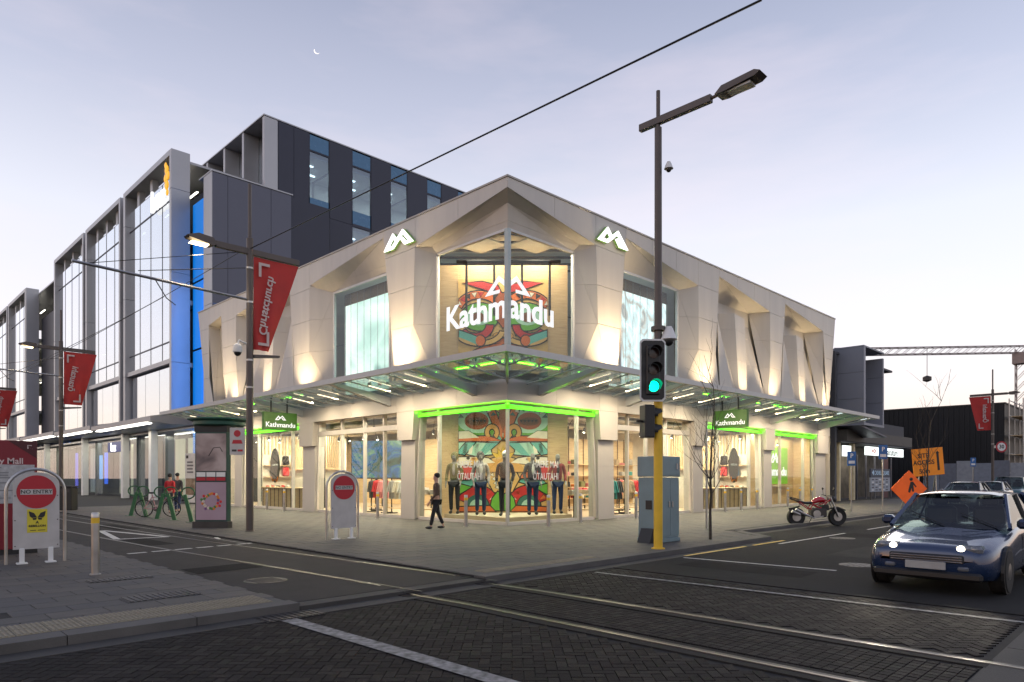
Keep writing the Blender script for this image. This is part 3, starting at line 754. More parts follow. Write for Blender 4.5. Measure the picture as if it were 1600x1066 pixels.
for side in 'RL':
    W = mp_(side); e = CEND[side]; OUTz = (0, 0, 1)
    n = int((e + CP) / sp)
    zf = lambda d: CZ0 + (CZ1 - CZ0) * (-d) / CP + .06
    for i in range(n + 1):
        u = e - i * sp
        d1 = -CP + .1; d0 = FD if u > FD else u        # bars stop on the hip line
        if u < -CP + .3: break
        bar = MB().tube([W(u, d0 - .02, zf(d0) - .07), W(u, d1, zf(d1) - .07)], .028, 6)
        for t in (.25, .6, .9):
            dd = d0 + (d1 - d0) * t; q = W(u, dd, zf(dd) - .05); bar.box(q[0] - .04, q[0] + .04, q[1] - .04, q[1] + .04, q[2] - .05, q[2] + .04)
        bar.build('glazing_bar', M_can, cano)
        u0, u1 = max(u - sp, -CP + .05), u
        dA = -CP + .12
        if u0 > FD: poly = [(u0, FD), (u1, FD), (u1, dA), (u0, dA)]
        else: poly = [(u0, max(u0, dA)), (u1, min(u1, FD)), (u1, dA), (u0, dA)]
        if u1 - u0 > .15 and poly[1][1] - dA > .1:
            if abs(poly[0][1] - dA) < .03: poly = poly[1:]
            pts = [Vector(W(a_, d_, zf(d_))) for a_, d_ in poly]
            gp = MB().panel(pts, OUTz, .008, .014).build('canopy_glass', M_cglass, cano)
    for u in ([1.35, 6.3, 12.6, 19.0, 25.4] if side == 'R' else [1.35, 6.3, 13.2, 20.2]):
        rf = MB(); n8 = [(FD, CZ0 - .30), (FD, CZ0 + .04), (-CP + .14, CZ1 + .0), (-CP + .14, CZ1 - .10)]
        rf.add([W(u + s_, d, z) for s_ in (-.11, .11) for d, z in n8], [(0, 1, 2, 3), (7, 6, 5, 4), (0, 4, 5, 1), (1, 5, 6, 2), (2, 6, 7, 3), (3, 7, 4, 0)]); rf.build('rafter', M_can, cano)
    for i, u in enumerate([2.9, 5.0, 8.2, 10.2, 15.4, 17.6, 20.6, 22.6, 25.9] if side == 'R' else [2.9, 5.0, 8.6, 10.6, 16.0, 18.0, 22.0]):
        st = MB(); d0, d1 = -1.1, -2.1
        st.tube([W(u, d0, zf(d0) - .12), W(u, d1 + .1, zf(d1 + .1) - .12)], .016, 6)
        st.build('led_strip', M_led, cano)
        l = lamp('AREA', 'canopy_lamp', W(u, -1.6, zf(-1.6) - .17), 130, (1, .82, .56), 1.1 if side == 'L' else .1, .1 if side == 'L' else 1.1); l.parent = shop
hip = MB().tube([(FD, FD, CZ0 + .02), (-CP + .1, -CP + .1, CZ1 + .0)], .05, 6).build('hip_bar', M_can, cano)
# ------------------------------------------------------------------ shop interior
M_floor = wood('shop_floor', (.36, .27, .18), (.48, .37, .26), 1.2, 0, .4)
M_ceil = mat('ceiling', (.42, .41, .39), .8, var=.1, scale=.7)
M_ceilw = mat('upper_ceiling', (.66, .64, .60), .7, var=.08, scale=.6)
M_wallin = mat('inner_wall', (.70, .64, .54), .7, var=.05)
M_slatdark = wood('dark_slat', (.16, .10, .06), (.24, .16, .09), 3, 2)
DW = 9.0
MB().prism([(.16, .16), (EX, .16), (EX, DW), (DW, DW), (DW, EY), (.16, EY)], .0, .03).build('shop_floor', M_floor, shop)
MB().prism([(5.6, .7), (EX, .7), (EX, DW), (DW, DW), (DW, EY), (.7, EY), (.7, 5.6)], 4.42, 4.86).build('floor_slab', M_ceil, shop)
MB().prism([(.7, .7), (EX, .7), (EX, DW), (DW, DW), (DW, EY), (.7, EY)], 10.55, 10.62).build('upper_ceiling', M_ceilw, shop)
MB().box(DW, DW + .12, DW, EY, .03, 10.5).build('inner_wall', M_wallin, shop)
MB().box(DW, EX, DW, DW + .12, .03, 10.5).build('inner_wall', M_wallin, shop)
# ceiling services: ducts and dark cable trays under both ceilings
M_duct = mat('duct_metal', (.38, .37, .35), .4, metal=.8, var=.1)
for y in (2.6, 6.4):
    MB().tube([(y, 5.8, 4.15), (y, EY - .5, 4.15)], .16, 10).build('duct', M_duct, shop, True); MB().tube([(5.8, y, 4.15), (EX - .5, y, 4.15)], .16, 10).build('duct', M_duct, shop, True)
for i in range(7):
    d = .9 + i * 1.25
    MB().tube([(d + .2, .9, 10.3), (.9, d + .2, 10.3)], .05, 6).build('ceiling_beam', M_dark, shop)
# the upstairs glass shows a dark hanging frame
fr = MB()
for r_ in (-1.5, -.5, .5, 1.5): p = rel(r_ - .14, 24.6); fr.box(p.x - .03, p.x + .03, p.y - .03, p.y + .03, 7.4, 9.35)
a, b = rel(-2.0, 24.6, 9.35), rel(1.75, 24.6, 9.35); fr.tube([a, b], .07, 6); fr.build('hanging_frame', M_dark, shop)
# internal wall lights and lamps
def troffer(x, y, z, p, sx=1.6, sy=1.6, c=(1, .86, .66)):
    MB().box(x - sx / 2, x + sx / 2, y - sy / 2, y + sy / 2, z + .005, z + .05).build('light_fitting', M_white, shop)
    l = lamp('AREA', 'ceiling_lamp', (x, y, z - .01), p, c, sx, sy); l.parent = shop
PW = 300
for (x, y) in ((1.6, 7.6), (5.2, 8.6), (1.7, 11.5), (5.2, 13), (1.7, 16), (5, 18), (1.7, 21.5), (7.6, 1.6), (8.6, 5.2), (11.5, 1.7), (14, 5), (15.5, 1.7), (19, 5), (20.5, 1.7), (24, 2.0)):
    troffer(x, y, 3.9, PW * (1.0 if min(x, y) < 2.5 else .8))
for (x, y, p) in ((1.5, 3.0, 170), (3.0, 1.5, 170)): troffer(x, y, 10.2, p, 1.4, 1.4)
for (x, y, p) in ((1.0, 1.0, 230), (2.6, .8, 170), (.8, 2.6, 170)):
    l = lamp('AREA', 'display_lamp', (x, y, 4.55), p, (1, .86, .64), .9, rot=(R(-25) if x > y else R(-25), R(25), 0)); l.parent = shop
    MB().box(x - .3, x + .3, y - .3, y + .3, 4.57, 4.63).build('light_fitting', M_dark, shop)
for side, u, d, w_ in (('L', 16.7, 1.2, 4.2), ('R', 15.7, 1.2, 4.2), ('R', 22.4, .62, 4.4), ('L', 22.5, 1.0, 2.0), ('L', 17.6, 3.2, 3.0), ('R', 16.6, 3.2, 3.0)):  # lamps and fittings added to brighten the dull window bays
    q = mp_(side)(u, d, 3.86); l = lamp('AREA', 'display_lamp', q, 300 if d > 1 else 150, (1, .84, .60), w_ if side == 'R' else .3, .3 if side == 'R' else w_); l.parent = shop
    boxW(mp_(side), u - w_ / 2, u + w_ / 2, d - .17, d + .17, 3.88, 3.94).build('light_fitting', M_dark, shop)
# track spots: black cans with a lit face
can = MB().lathe([(.05, 0), (.06, .02), (.06, .17), (.03, .2)], 10).mesh('track_spot'); can.materials.append(M_black)
face = MB().lathe([(.045, -.006), (.045, .0)], 10).mesh('spot_face'); face.materials.append(emis('spot_lit', (1, .88, .68), 22))
for i in range(34):
    t = i // 2; s_ = i % 2
    u = 5.9 + t * 1.12 + random.uniform(-.2, .2); d = random.choice((1.1, 2.0, 3.4)); z = random.uniform(3.3, 3.7)
    x, y = (u, d) if s_ else (d, u)
    o = bpy.data.objects.new('track_spot', can); COL.objects.link(o); o.parent = shop; o.location = (x, y, z); o.rotation_euler = (random.uniform(-.5, .5), random.uniform(-.5, .5), 0)
    f = bpy.data.objects.new('spot_face', face); COL.objects.link(f); f.parent = o
    MB().tube([(0, 0, .18), (0, 0, 4.1 - z + .3)], .012, 5).build('stem', M_black, o)

# ---- plywood display wall with painted mural, facing the street corner
MUR_D = 25.9
murc = rel(-.34, MUR_D, 0)
wallthing = thing('display_wall', 'tall plywood display wall behind the corner window, carrying a colourful painted mural', 'display wall', (murc.x, murc.y, .03), R(-45))
pw = 2.45
for i in range(8):
    for j in range(2):
        x0 = -pw if j == 0 else 1.70; x1 = -1.70 if j == 0 else pw
        MB().panel([(x0, 0, .2 + i * 1.17), (x1, 0, .2 + i * 1.17), (x1, 0, 1.37 + i * 1.17), (x0, 0, 1.37 + i * 1.17)], (0, -1, 0), .004, .03).build('plywood_sheet', M_ply, wallthing)
MB().box(-pw, pw, .04, .5, 0, 9.6).build('wall_core', M_ply, wallthing)
MB().box(-pw, pw, -.012, .03, 0, .2).build('skirting', M_pine, wallthing)
# mural: flat painted shapes on a board; each is a thin board shape with a dark outline behind it
mural = MB().box(-1.70, 1.70, -.03, .03, .22, 9.05).build('mural_board', mat('mural_cream', (.62, .38, .13), .6, var=.06), wallthing)
MC = {n: mat('mural_' + n, c, .6, var=.07, scale=5) for n, c in dict(teal=(.12, .40, .34), pale=(.36, .58, .46), orange=(.58, .13, .025), rust=(.30, .07, .02), green=(.10, .32, .03), red=(.44, .02, .02), cream=(.70, .50, .25), sand=(.60, .30, .07), white=(.74, .66, .52), brown=(.15, .05, .015), yellow=(.68, .42, .04), ink=(.02, .012, .01), dteal=(.03, .12, .10)).items()}
MLAY = [0]
def shape(pts, col, line=.045, mirror=True):
    for s_ in ((1, -1) if mirror else (1,)):
        P_ = [(x * s_, z) for x, z in pts]
        MLAY[0] += 1; lay = .0007 * (MLAY[0] % 40) + .001
        for nm, m, grow, dd in (('mural_outline', 'ink', line, .034), ('mural_shape', col, 0, .0365)):
            q = []
            n = len(P_)
            ar = sum(P_[i][0] * P_[(i + 1) % n][1] - P_[(i + 1) % n][0] * P_[i][1] for i in range(n))
            for i in range(n):
                p0, p1, p2 = (Vector((*P_[i - 1], 0)), Vector((*P_[i], 0)), Vector((*P_[(i + 1) % n], 0)))
                e1 = (p1 - p0).normalized(); e2 = (p2 - p1).normalized(); sg = 1 if ar > 0 else -1
                n1 = Vector((e1.y, -e1.x, 0)) * sg; n2 = Vector((e2.y, -e2.x, 0)) * sg
                v = p1 + (n1 + n2) * (grow / max(.45, 1 + n1.dot(n2))); q.append((max(-1.69, min(1.69, v.x)), v.y))
            b = MB(); b.prism(q, -dd - lay, -.028, 'y')
            bm_ = b.build(nm, MC[m], mural)
def arc(cx, cz, rx, rz, a0, a1, n=12): return [(cx + rx * math.cos(R(a0 + (a1 - a0) * i / n)), cz + rz * math.sin(R(a0 + (a1 - a0) * i / n))) for i in range(n + 1)]
def band_arc(cx, cz, r0x, r0z, r1x, r1z, a0, a1, n=14): return arc(cx, cz, r0x, r0z, a0, a1, n) + arc(cx, cz, r1x, r1z, a1, a0, n)
# street-level half, from the top down
shape(arc(.95, 3.62, .95, .62, 0, 360, 20), 'green'); shape(arc(.95, 3.70, .80, .48, 0, 360, 20), 'pale'); shape(arc(1.0, 3.68, .46, .33, 0, 360, 18), 'rust'); shape(arc(1.0, 3.66, .36, .16, 0, 360, 14), 'brown')
shape(band_arc(.98, 3.35, 1.05, .75, .80, .55, 190, 320), 'teal'); shape([(.02, 2.95), (.36, 3.5), (.62, 4.15), (.36, 4.2), (.16, 3.7), (.02, 3.35)], 'orange'); shape([(.0, 3.25), (.16, 3.72), (.12, 4.1), (.0, 4.2)], 'rust', .02)
shape(band_arc(.42, 3.25, .26, .30, .12, .14, -60, 230), 'sand'); shape([(.05, 2.92), (1.68, 2.92), (1.68, 3.08), (.6, 3.1), (.3, 3.02)], 'orange'); shape([(.9, 3.05), (1.68, 3.0), (1.68, 3.28), (1.3, 3.3)], 'white', .02)
shape([(.42, 2.42), (1.05, 2.36), (1.68, 2.5), (1.68, 2.86), (1.2, 2.88), (.55, 2.84)], 'pale'); shape([(.18, 2.84), (.62, 2.84), (1.02, 2.36), (.7, 2.4)], 'teal'); shape([(1.05, 2.86), (1.4, 2.86), (1.68, 2.56), (1.68, 2.44), (1.45, 2.4)], 'teal')
shape([(0, 2.78), (.07, 2.5), (.22, 2.66), (.2, 2.44), (.44, 2.5), (.3, 2.3), (0, 2.28)], 'yellow', .015)
shape(band_arc(0, 1.62, 1.0, .70, .80, .52, 15, 90), 'cream'); shape(arc(0, 1.75, .80, .50, 0, 90, 8) + [(0, 1.75)], 'sand', .02)
shape([(.30, 2.1), (1.68, 1.98), (1.68, 2.30), (.9, 2.32), (.55, 2.26)], 'white'); shape([(.9, 2.3), (1.05, 2.0), (1.3, 2.0), (1.2, 2.3)], 'cream', .02)
shape(arc(1.45, 1.72, .50, .26, 0, 360, 14), 'red'); shape(arc(1.1, 1.55, .42, .22, 10, 190, 10), 'orange'); shape([(.62, 1.38), (.95, 1.78), (1.3, 1.66), (1.64, 1.3), (1.2, 1.2)], 'teal'); 
shape([(.0, .95), (.35, 1.0), (.62, 1.5), (.42, 1.9), (.2, 1.7), (0, 1.35)], 'cream'); shape(arc(.16, 2.0, .1, .07, 0, 360, 10), 'brown', .02)
shape(band_arc(.95, .45, .78, .78, .45, .45, 20, 175), 'red'); shape(arc(.98, .45, .44, .44, 0, 180, 12), 'dteal'); shape(arc(.98, .40, .30, .32, 0, 180, 10), 'pale', .02)
shape([(.05, .3), (.5, .3), (.4, .75), (.2, 1.0), (.05, .9)], 'green'); shape([(1.2, 1.18), (1.68, .9), (1.68, 1.3)], 'green'); shape([(.3, .26), (1.66, .26), (1.66, .42), (.5, .46)], 'orange')
# upstairs half
shape(band_arc(.9, 7.75, .98, .85, .72, .58, 20, 165), 'orange'); shape(arc(.88, 7.62, .72, .52, 0, 360, 18), 'green'); shape(arc(.92, 7.62, .48, .32, 0, 360, 16), 'pale'); shape(arc(.95, 7.60, .26, .2, 0, 360, 12), 'brown')
shape([(.0, 7.2), (.22, 7.5), (.3, 8.3), (.12, 8.55), (0, 8.5)], 'rust'); shape([(.05, 8.5), (.6, 8.62), (1.5, 8.9), (.8, 8.95), (.2, 8.8)], 'red')
shape(band_arc(1.05, 7.3, .68, .55, .42, .32, 180, 330), 'red'); shape(band_arc(.9, 7.15, .98, .62, .80, .46, 190, 330), 'cream'); shape([(.95, 6.55), (1.66, 6.85), (1.66, 7.1), (1.2, 6.95), (.85, 6.8)], 'teal'); shape(arc(.86, 6.72, .18, .2, 0, 360, 10), 'orange')
shape(arc(.2, 6.9, .18, .13, 0, 360, 10), 'sand', .02); shape([(0, 6.6), (.3, 6.62), (.5, 6.75), (.3, 6.85), (0, 6.8)], 'orange', .02)
shape(band_arc(.0, 5.6, 1.62, 1.0, 1.35, .78, 5, 88), 'orange'); shape(arc(0, 5.6, 1.34, .76, 0, 90, 10) + [(0, 5.6)], 'white'); shape([(.1, 5.62), (.5, 6.1), (.62, 5.95), (.8, 6.12), (1.2, 5.62)], 'cream', .015)
shape([(1.35, 5.1), (1.68, 5.1), (1.68, 6.2), (1.5, 5.9)], 'dteal'); shape([(.0, 4.6), (.5, 4.55), (.9, 4.9), (.4, 5.35), (0, 5.4)], 'sand'); shape([(.95, 4.5), (1.66, 4.5), (1.66, 5.0), (1.2, 5.2)], 'red'); shape([(.1, 4.25), (1.66, 4.25), (1.66, 4.42), (.1, 4.42)], 'teal')
# finer painted detail: feather rows, teeth, spots
for i in range(7):
    a = R(25 + i * 20); shape([(.95 + .60 * math.cos(a), 3.64 + .42 * math.sin(a)), (.95 + .78 * math.cos(a + .12), 3.64 + .56 * math.sin(a + .12)), (.95 + .78 * math.cos(a - .12), 3.64 + .56 * math.sin(a - .12))], ('dteal', 'white')[i % 2], .012)
for i in range(6): shape([(.62 + i * .14, 3.72), (.69 + i * .14, 3.62), (.76 + i * .14, 3.72)], 'ink', .0)
for i in range(7): shape([(.25 + i * .2, 2.93), (.35 + i * .2, 3.04), (.42 + i * .2, 2.93)], ('white', 'red')[i % 2], .012)
for i in range(5): shape([(.52 + i * .22, 2.44), (.66 + i * .22, 2.44), (.58 + i * .22, 2.82), (.46 + i * .22, 2.82)], ('white', 'dteal', 'pale')[i % 3], .014)
for i in range(6): shape(arc(.32 + i * .2, 2.17 + .02 * i, .06, .05, 0, 360, 8), ('rust', 'ink')[i % 2], .01)
for i in range(6): a = R(30 + i * 24); shape([(.95 + .50 * math.cos(a), .45 + .50 * math.sin(a)), (.95 + .74 * math.cos(a + .13), .45 + .74 * math.sin(a + .13)), (.95 + .74 * math.cos(a - .10), .45 + .74 * math.sin(a - .10))], ('orange', 'white')[i % 2], .014)
for i in range(4): shape([(.14 + i * .07, 1.1 + i * .16), (.30 + i * .06, 1.16 + i * .16), (.20 + i * .06, 1.24 + i * .16)], 'white', .012)
for i in range(5): shape([(1.12 + i * .1, 1.63 + .03 * i), (1.2 + i * .1, 1.82), (1.24 + i * .1, 1.64 + .03 * i)], ('white', 'orange')[i % 2], .01)
for i in range(8): a = R(30 + i * 16); shape([(.9 + .76 * math.cos(a), 7.75 + .62 * math.sin(a)), (.9 + .93 * math.cos(a + .1), 7.75 + .80 * math.sin(a + .1)), (.9 + .93 * math.cos(a - .1), 7.75 + .80 * math.sin(a - .1))], ('white', 'red', 'ink')[i % 3], .012)
for i in range(7): shape([(.1 + i * .17, 6.30 - .03 * i), (.18 + i * .17, 6.12 - .04 * i), (.25 + i * .17, 6.29 - .03 * i)], ('white', 'ink')[i % 2], .012)
for i in range(5): shape(arc(.5 + i * .2, 7.02 - .05 * (i - 2) ** 2 * .4, .05, .05, 0, 360, 8), ('ink', 'green')[i % 2], .01)
# green-and-white low stage in the display window
plinth = thing('display_stage', 'low pale stage under the row of window mannequins', 'stage', (.0, .0, .03))
MB().prism([(.22, .22), (3.5, .22), (3.5, 1.6), (1.6, 3.5), (.22, 3.5)], 0, .21).build('stage_top', M_pine, plinth); MB().prism([(.28, .28), (3.4, .28), (3.4, 1.5), (1.5, 3.4), (.28, 3.4)], .211, .218).build('stage_sheet', mat('stage_cream', (.62, .54, .40), .5), plinth)

# ------------------------------------------------------------------ figures: skin-modifier bodies
def skin_mesh(verts, edges, radii, sub=1, root=0):
    me = bpy.data.meshes.new('sk'); me.from_pydata(verts, edges, []); me.update()
    o = bpy.data.objects.new('sk', me); COL.objects.link(o)
    md = o.modifiers.new('skin', 'SKIN'); md.use_smooth_shade = True
    for i, sv in enumerate(me.skin_vertices[0].data):
        r = radii[i]; sv.radius = r if isinstance(r, tuple) else (r, r); sv.use_root = (i == root)
    if sub: o.modifiers.new('sub', 'SUBSURF').levels = sub
    bpy.context.view_layer.update()
    res = bpy.data.meshes.new_from_object(o.evaluated_get(bpy.context.evaluated_depsgraph_get()))
    bpy.data.objects.remove(o); bpy.data.meshes.remove(me); res.materials.clear()
    return res
def figure_mesh(part, H=1.8, stride=0.0, arm=0.0, lean=0.0):
    """part: body | jacket | trousers ; faces -Y."""
    k = H / 1.8; V = []; E_ = []; Rr = []
    def a(p, r, link=None):
        V.append((p[0] * k, p[1] * k, p[2] * k)); Rr.append(tuple(x * k for x in r) if isinstance(r, tuple) else r * k)
        if link is not None: E_.append((link, len(V) - 1))
        return len(V) - 1
    g = {'body': 0, 'jacket': .020, 'trousers': .014}[part]
    pel = a((0, 0, .96 if part != 'jacket' else .93), (.150 + g * .6, .105 + g))
    if part != 'trousers':
        sp = a((0, .005, 1.13), (.128 + g, .095 + g), pel); ch = a((0, -.005, 1.34), (.150 + g, .110 + g), sp); ub = a((0, .0, 1.45), (.10 + g, .075 + g), ch)
        if part == 'body':
            nk = a((0, -.005, 1.54), .052, ub); jw = a((0, -.03, 1.61), (.062, .072), nk); hd = a((0, -.02, 1.70), (.076, .092), jw); a((0, -.01, 1.775), (.055, .065), hd); a((0, -.125, 1.655), (.012, .016), jw)
        else: a((0, .0, 1.51), (.070, .07), ub)
        for s_ in (-1, 1):
            sw = stride * s_ * -1
            sh = a((s_ * .175, 0, 1.43), .052 + g * .7, ub); el = a((s_ * (.215 + arm * .04), .03 + sw * .12, 1.15), .041 + g * .6, sh); wr = a((s_ * (.215 + arm * .0), -.06 - arm * .12 + sw * .30, .90 + arm * .08), .029 + g * .7, el)
            if part == 'body':
                hn = a((s_ * .22, -.085 - arm * .15 + sw * .33, .83 + arm * .06), (.034, .020), wr); z0 = .78 + arm * .06; y0 = -.10 - arm * .16 + sw * .35
                for f in range(4):
                    f1 = a((s_ * .222, y0 - .025 + f * .017, z0), .009, hn); a((s_ * .215, y0 - .03 + f * .017, z0 - (.045, .055, .05, .035)[f]), .007, f1)
                t1 = a((s_ * .205, y0 - .045, z0 + .035), .010, hn); a((s_ * .20, y0 - .06, z0 + .0), .008, t1)
    if part != 'jacket':
        for s_ in (-1, 1):
            hp = a((s_ * .092, 0, .88), .088 + g, pel); kn = a((s_ * .10, -.025 - stride * s_ * .16, .50), .056 + g, hp)
            an = a((s_ * .10, .015 - stride * s_ * .36, .10 + (.04 if s_ * stride < 0 else 0)), (.036 + g * 1.6), kn)
            if part == 'body':
                he = a((s_ * .10, .03 - stride * s_ * .36, .05), .038, an); a((s_ * .11, -.13 - stride * s_ * .36, .035), (.042, .030), he)
    return skin_mesh(V, E_, Rr)
M_man = mat('mannequin_grey', (.17, .165, .155), .35, var=.1); M_skin = mat('skin', (.46, .27, .19), .5); M_shoe = mat('shoe_black', (.02, .02, .022), .5)
_fm = {}
def fm(part, stride, arm):
    key = (part, stride, arm)
    if key not in _fm: _fm[key] = figure_mesh(part, 1.8, stride, arm)
    return _fm[key].copy()
def figure(name, label, cat, loc, rz, H, body_m, jacket, trousers, hair=None, hood=None, shirt=None, stride=0.0, arm=0.0, group=None):
    t = thing(name, label, cat, loc, rz, group); s_ = H / 1.8
    for part, m in (('body', body_m), ('jacket', jacket), ('trousers', trousers)):
        if m is None: continue
        o = mesh_obj(part, fm(part, stride, arm), m, t, True); o.scale = (s_, s_, s_)
    def add(nm, b, m): o = b.build(nm, m, t, True); o.scale = (s_, s_, s_)
    if shirt: add('shirt_front', MB().sphere((0, -.095, 1.30), .09, 10, 8, (.55, .55, 1.9)), shirt)
    if hair: add('hair', MB().sphere((0, .02, 1.735), .105, 12, 8, (.88, 1.0, .88)), hair)
    if hood: add('hood', MB().sphere((0, .035, 1.70), .135, 12, 8, (.85, .95, 1.05)), hood)
    for x_ in (-1, 1): add('shoe', MB().sphere((x_ * .108, -.05 - stride * x_ * .36, .045), .05, 10, 6, (1.0, 2.6, .9)), M_shoe)
    return t
CL = {n: mat('cloth_' + n, c, .85, var=.15, scale=8, bump=.25, bscale=60) for n, c in dict(black=(.018, .018, .02), charcoal=(.06, .06, .062), olive=(.15, .14, .06), grey=(.33, .31, .29), navy=(.02, .035, .09), maroon=(.26, .03, .03), red=(.52, .03, .035), pink=(.62, .22, .22), white=(.70, .68, .64), tan=(.36, .26, .16), blue=(.05, .16, .34), teal=(.04, .22, .22), green=(.07, .20, .05), orange=(.62, .20, .04), purple=(.16, .07, .2), cream=(.62, .55, .44)).items()}
mans = ((710, 24.95, 'olive', 'black', None, 'olive', 'grey', 'olive hooded parka over dark trousers'), (751, 24.25, 'grey', 'navy', None, 'charcoal', 'white', 'open grey jacket, hood up, over a pale top'),
        (789, 23.55, 'black', 'black', 'white', None, 'charcoal', 'black puffer jacket and pale headwear'), (832, 24.25, 'charcoal', 'navy', None, None, 'white', 'charcoal jacket over a white top'), (871, 24.95, 'maroon', 'navy', None, None, 'black', 'maroon jacket over a black top'))
for px, d, jk, tr, hr, hd, sh, desc in mans:
    p = rel((px - 800) / FPX * d, d, .248)
    figure('mannequin', 'bald grey shop mannequin in ' + desc if not (hr or hd) else 'grey shop mannequin in ' + desc, 'mannequin', p, R(-45) + random.uniform(-.25, .25), 2.22, M_man, CL[jk], CL[tr], CL[hr] if hr else None, CL[hd] if hd else None, CL[sh], arm=random.choice((.0, .6)), group='mannequins in the corner window')

# ------------------------------------------------------------------ racks, garments, tables
M_rackm = mat('rack_black', (.02, .02, .021), .4, metal=.5)
def rack_proto():
    t = thing('clothes_rack', '', 'clothes rack')
    for x in (-.6, .6):
        MB().box(x - .02, x + .02, -.02, .02, 0, 1.5).build('post', M_rackm, t); MB().box(x - .02, x + .02, -.3, .3, 0, .04).build('foot', M_rackm, t)
    MB().tube([(-.6, 0, 1.47), (.6, 0, 1.47)], .015, 6).build('rail', M_rackm, t); MB().box(-.58, .58, -.18, .18, .22, .25).build('shelf', M_pine, t)
    return t
rk0 = rack_proto(); rk_used = False
def garment_mesh():
    b = MB(); P_ = [(-.07, .0), (-.2, -.06), (-.3, -.5), (-.24, -.52), (-.17, -.25), (-.2, -.78), (.2, -.78), (.17, -.25), (.24, -.52), (.3, -.5), (.2, -.06), (.07, .0)]
    for x0, x1 in ((-.028, .028),): b.prism(P_, x0, x1, 'x')
    b.tube([(0, 0, -.01), (0, 0, .06)], .006, 5); return b
gme = {}
def garment(loc, rz, col, label, group):
    if col not in gme: gme[col] = garment_mesh().mesh('garment'); gme[col].materials.append(CL[col])
    o = bpy.data.objects.new('hanging_jacket', gme[col]); COL.objects.link(o); o.location = loc; o.rotation_euler = (random.uniform(-.05, .05), 0, rz + random.uniform(-.12, .12))
    tag(o, label, 'jacket', group)
def rack(x, y, rz, cols, where, n=9):
    global rk_used
    lab = 'black clothes rack %s' % where
    if not rk_used: rk0.location = (x, y, .03); rk0.rotation_euler = (0, 0, rz); rk0['label'] = lab; rk0['group'] = 'clothes racks in the shop'; rk_used = True
    else: copy_tree(rk0, None, (x, y, .03), rz, lab)
    for i in range(n):
        lx = -.5 + 1.0 * i / (n - 1); c = cols[i * len(cols) // n]
        garment((x + math.cos(rz) * lx, y + math.sin(rz) * lx, 1.44), rz, c, '%s jacket hanging on the rack %s' % (c, where), 'jackets hanging ' + where)
rack(1.5, 8.0, R(90), ['white', 'cream', 'grey'], 'just inside the mall entrance, next to the column'); rack(1.6, 9.7, R(90), ['pink', 'red', 'charcoal'], 'just inside the mall entrance, of red and dark coats'); rack(2.6, 11.4, R(60), ['navy', 'black', 'charcoal'], 'well inside the mall entrance, of dark coats')
rack(7.4, 1.4, 0, ['black', 'teal', 'charcoal'], 'just inside the street entrance, of black and teal coats'); rack(9.3, 1.6, 0, ['tan', 'red', 'black'], 'just inside the street entrance, of red and tan coats'); rack(10.6, 3.2, R(20), ['red', 'pink', 'black'], 'well inside the street entrance'); rack(7.0, 4.4, 0, ['charcoal', 'black', 'grey'], 'behind the right end of the display wall')
rack(4.4, 7.2, R(90), ['purple', 'navy', 'red'], 'behind the left end of the display wall')
# mid-floor tables with folded stacks
def table(x, y, rz, where, cols):
    t = thing('display_table', 'dark framed display table %s' % where, 'table', (x, y, .03), rz)
    MB().bbox(-.6, .6, -.35, .35, .84, .88, .01).build('table_top', M_pine, t)
    for sx in (-.56, .56):
        for sy in (-.31, .31): MB().box(sx - .02, sx + .02, sy - .02, sy + .02, 0, .84).build('leg', M_rackm, t)
    MB().box(-.54, .54, -.3, .3, .28, .31).build('lower_shelf', M_pine, t)
    for i, c in enumerate(cols):
        o = MB()
        for q in range(4): o.bbox(-.15, .15, -.2, .2, q * .045, q * .045 + .042, .015)
        g = o.build('folded_clothes', CL[c]); cx = -.4 + .8 * i / max(1, len(cols) - 1)
        g.location = (x + math.cos(rz) * cx, y + math.sin(rz) * cx, .91); g.rotation_euler = (0, 0, rz + random.uniform(-.1, .1)); tag(g, 'stack of folded %s clothes on the table %s' % (c, where), 'clothes', 'folded clothes on tables')
table(5.1, 1.3, 0, 'beside the corner window on the street side', ['white', 'cream']); table(1.2, 5.2, R(90), 'beside the corner window on the mall side', ['blue', 'grey', 'white'])
table(9.0, 4.2, 0, 'in the middle of the street-side floor', ['pink', 'red', 'cream']); table(4.0, 10.0, R(90), 'in the middle of the mall-side floor', ['white', 'pink', 'blue'])
# torso forms with pale shirts
def torso(x, y, rz, c, label):
    t = thing('shirt_form', label, 'mannequin', (x, y, .03), rz)
    MB().lathe([(.16, 0), (.16, .02), (.015, .03), (.015, 1.15)], 12).build('stand', M_rackm, t, True)
    o = mesh_obj('shirt', fm('jacket', 0, 0), CL[c], t, True); o.location = (0, 0, .28)
torso(1.1, 6.9, R(-60), 'white', 'headless form in a white shirt just inside the mall entrance'); torso(2.2, 13.2, R(-60), 'black', 'headless form in a black shirt behind the slatted counter'); torso(8.4, 2.6, R(-20), 'red', 'headless form in a red jacket inside the street entrance')
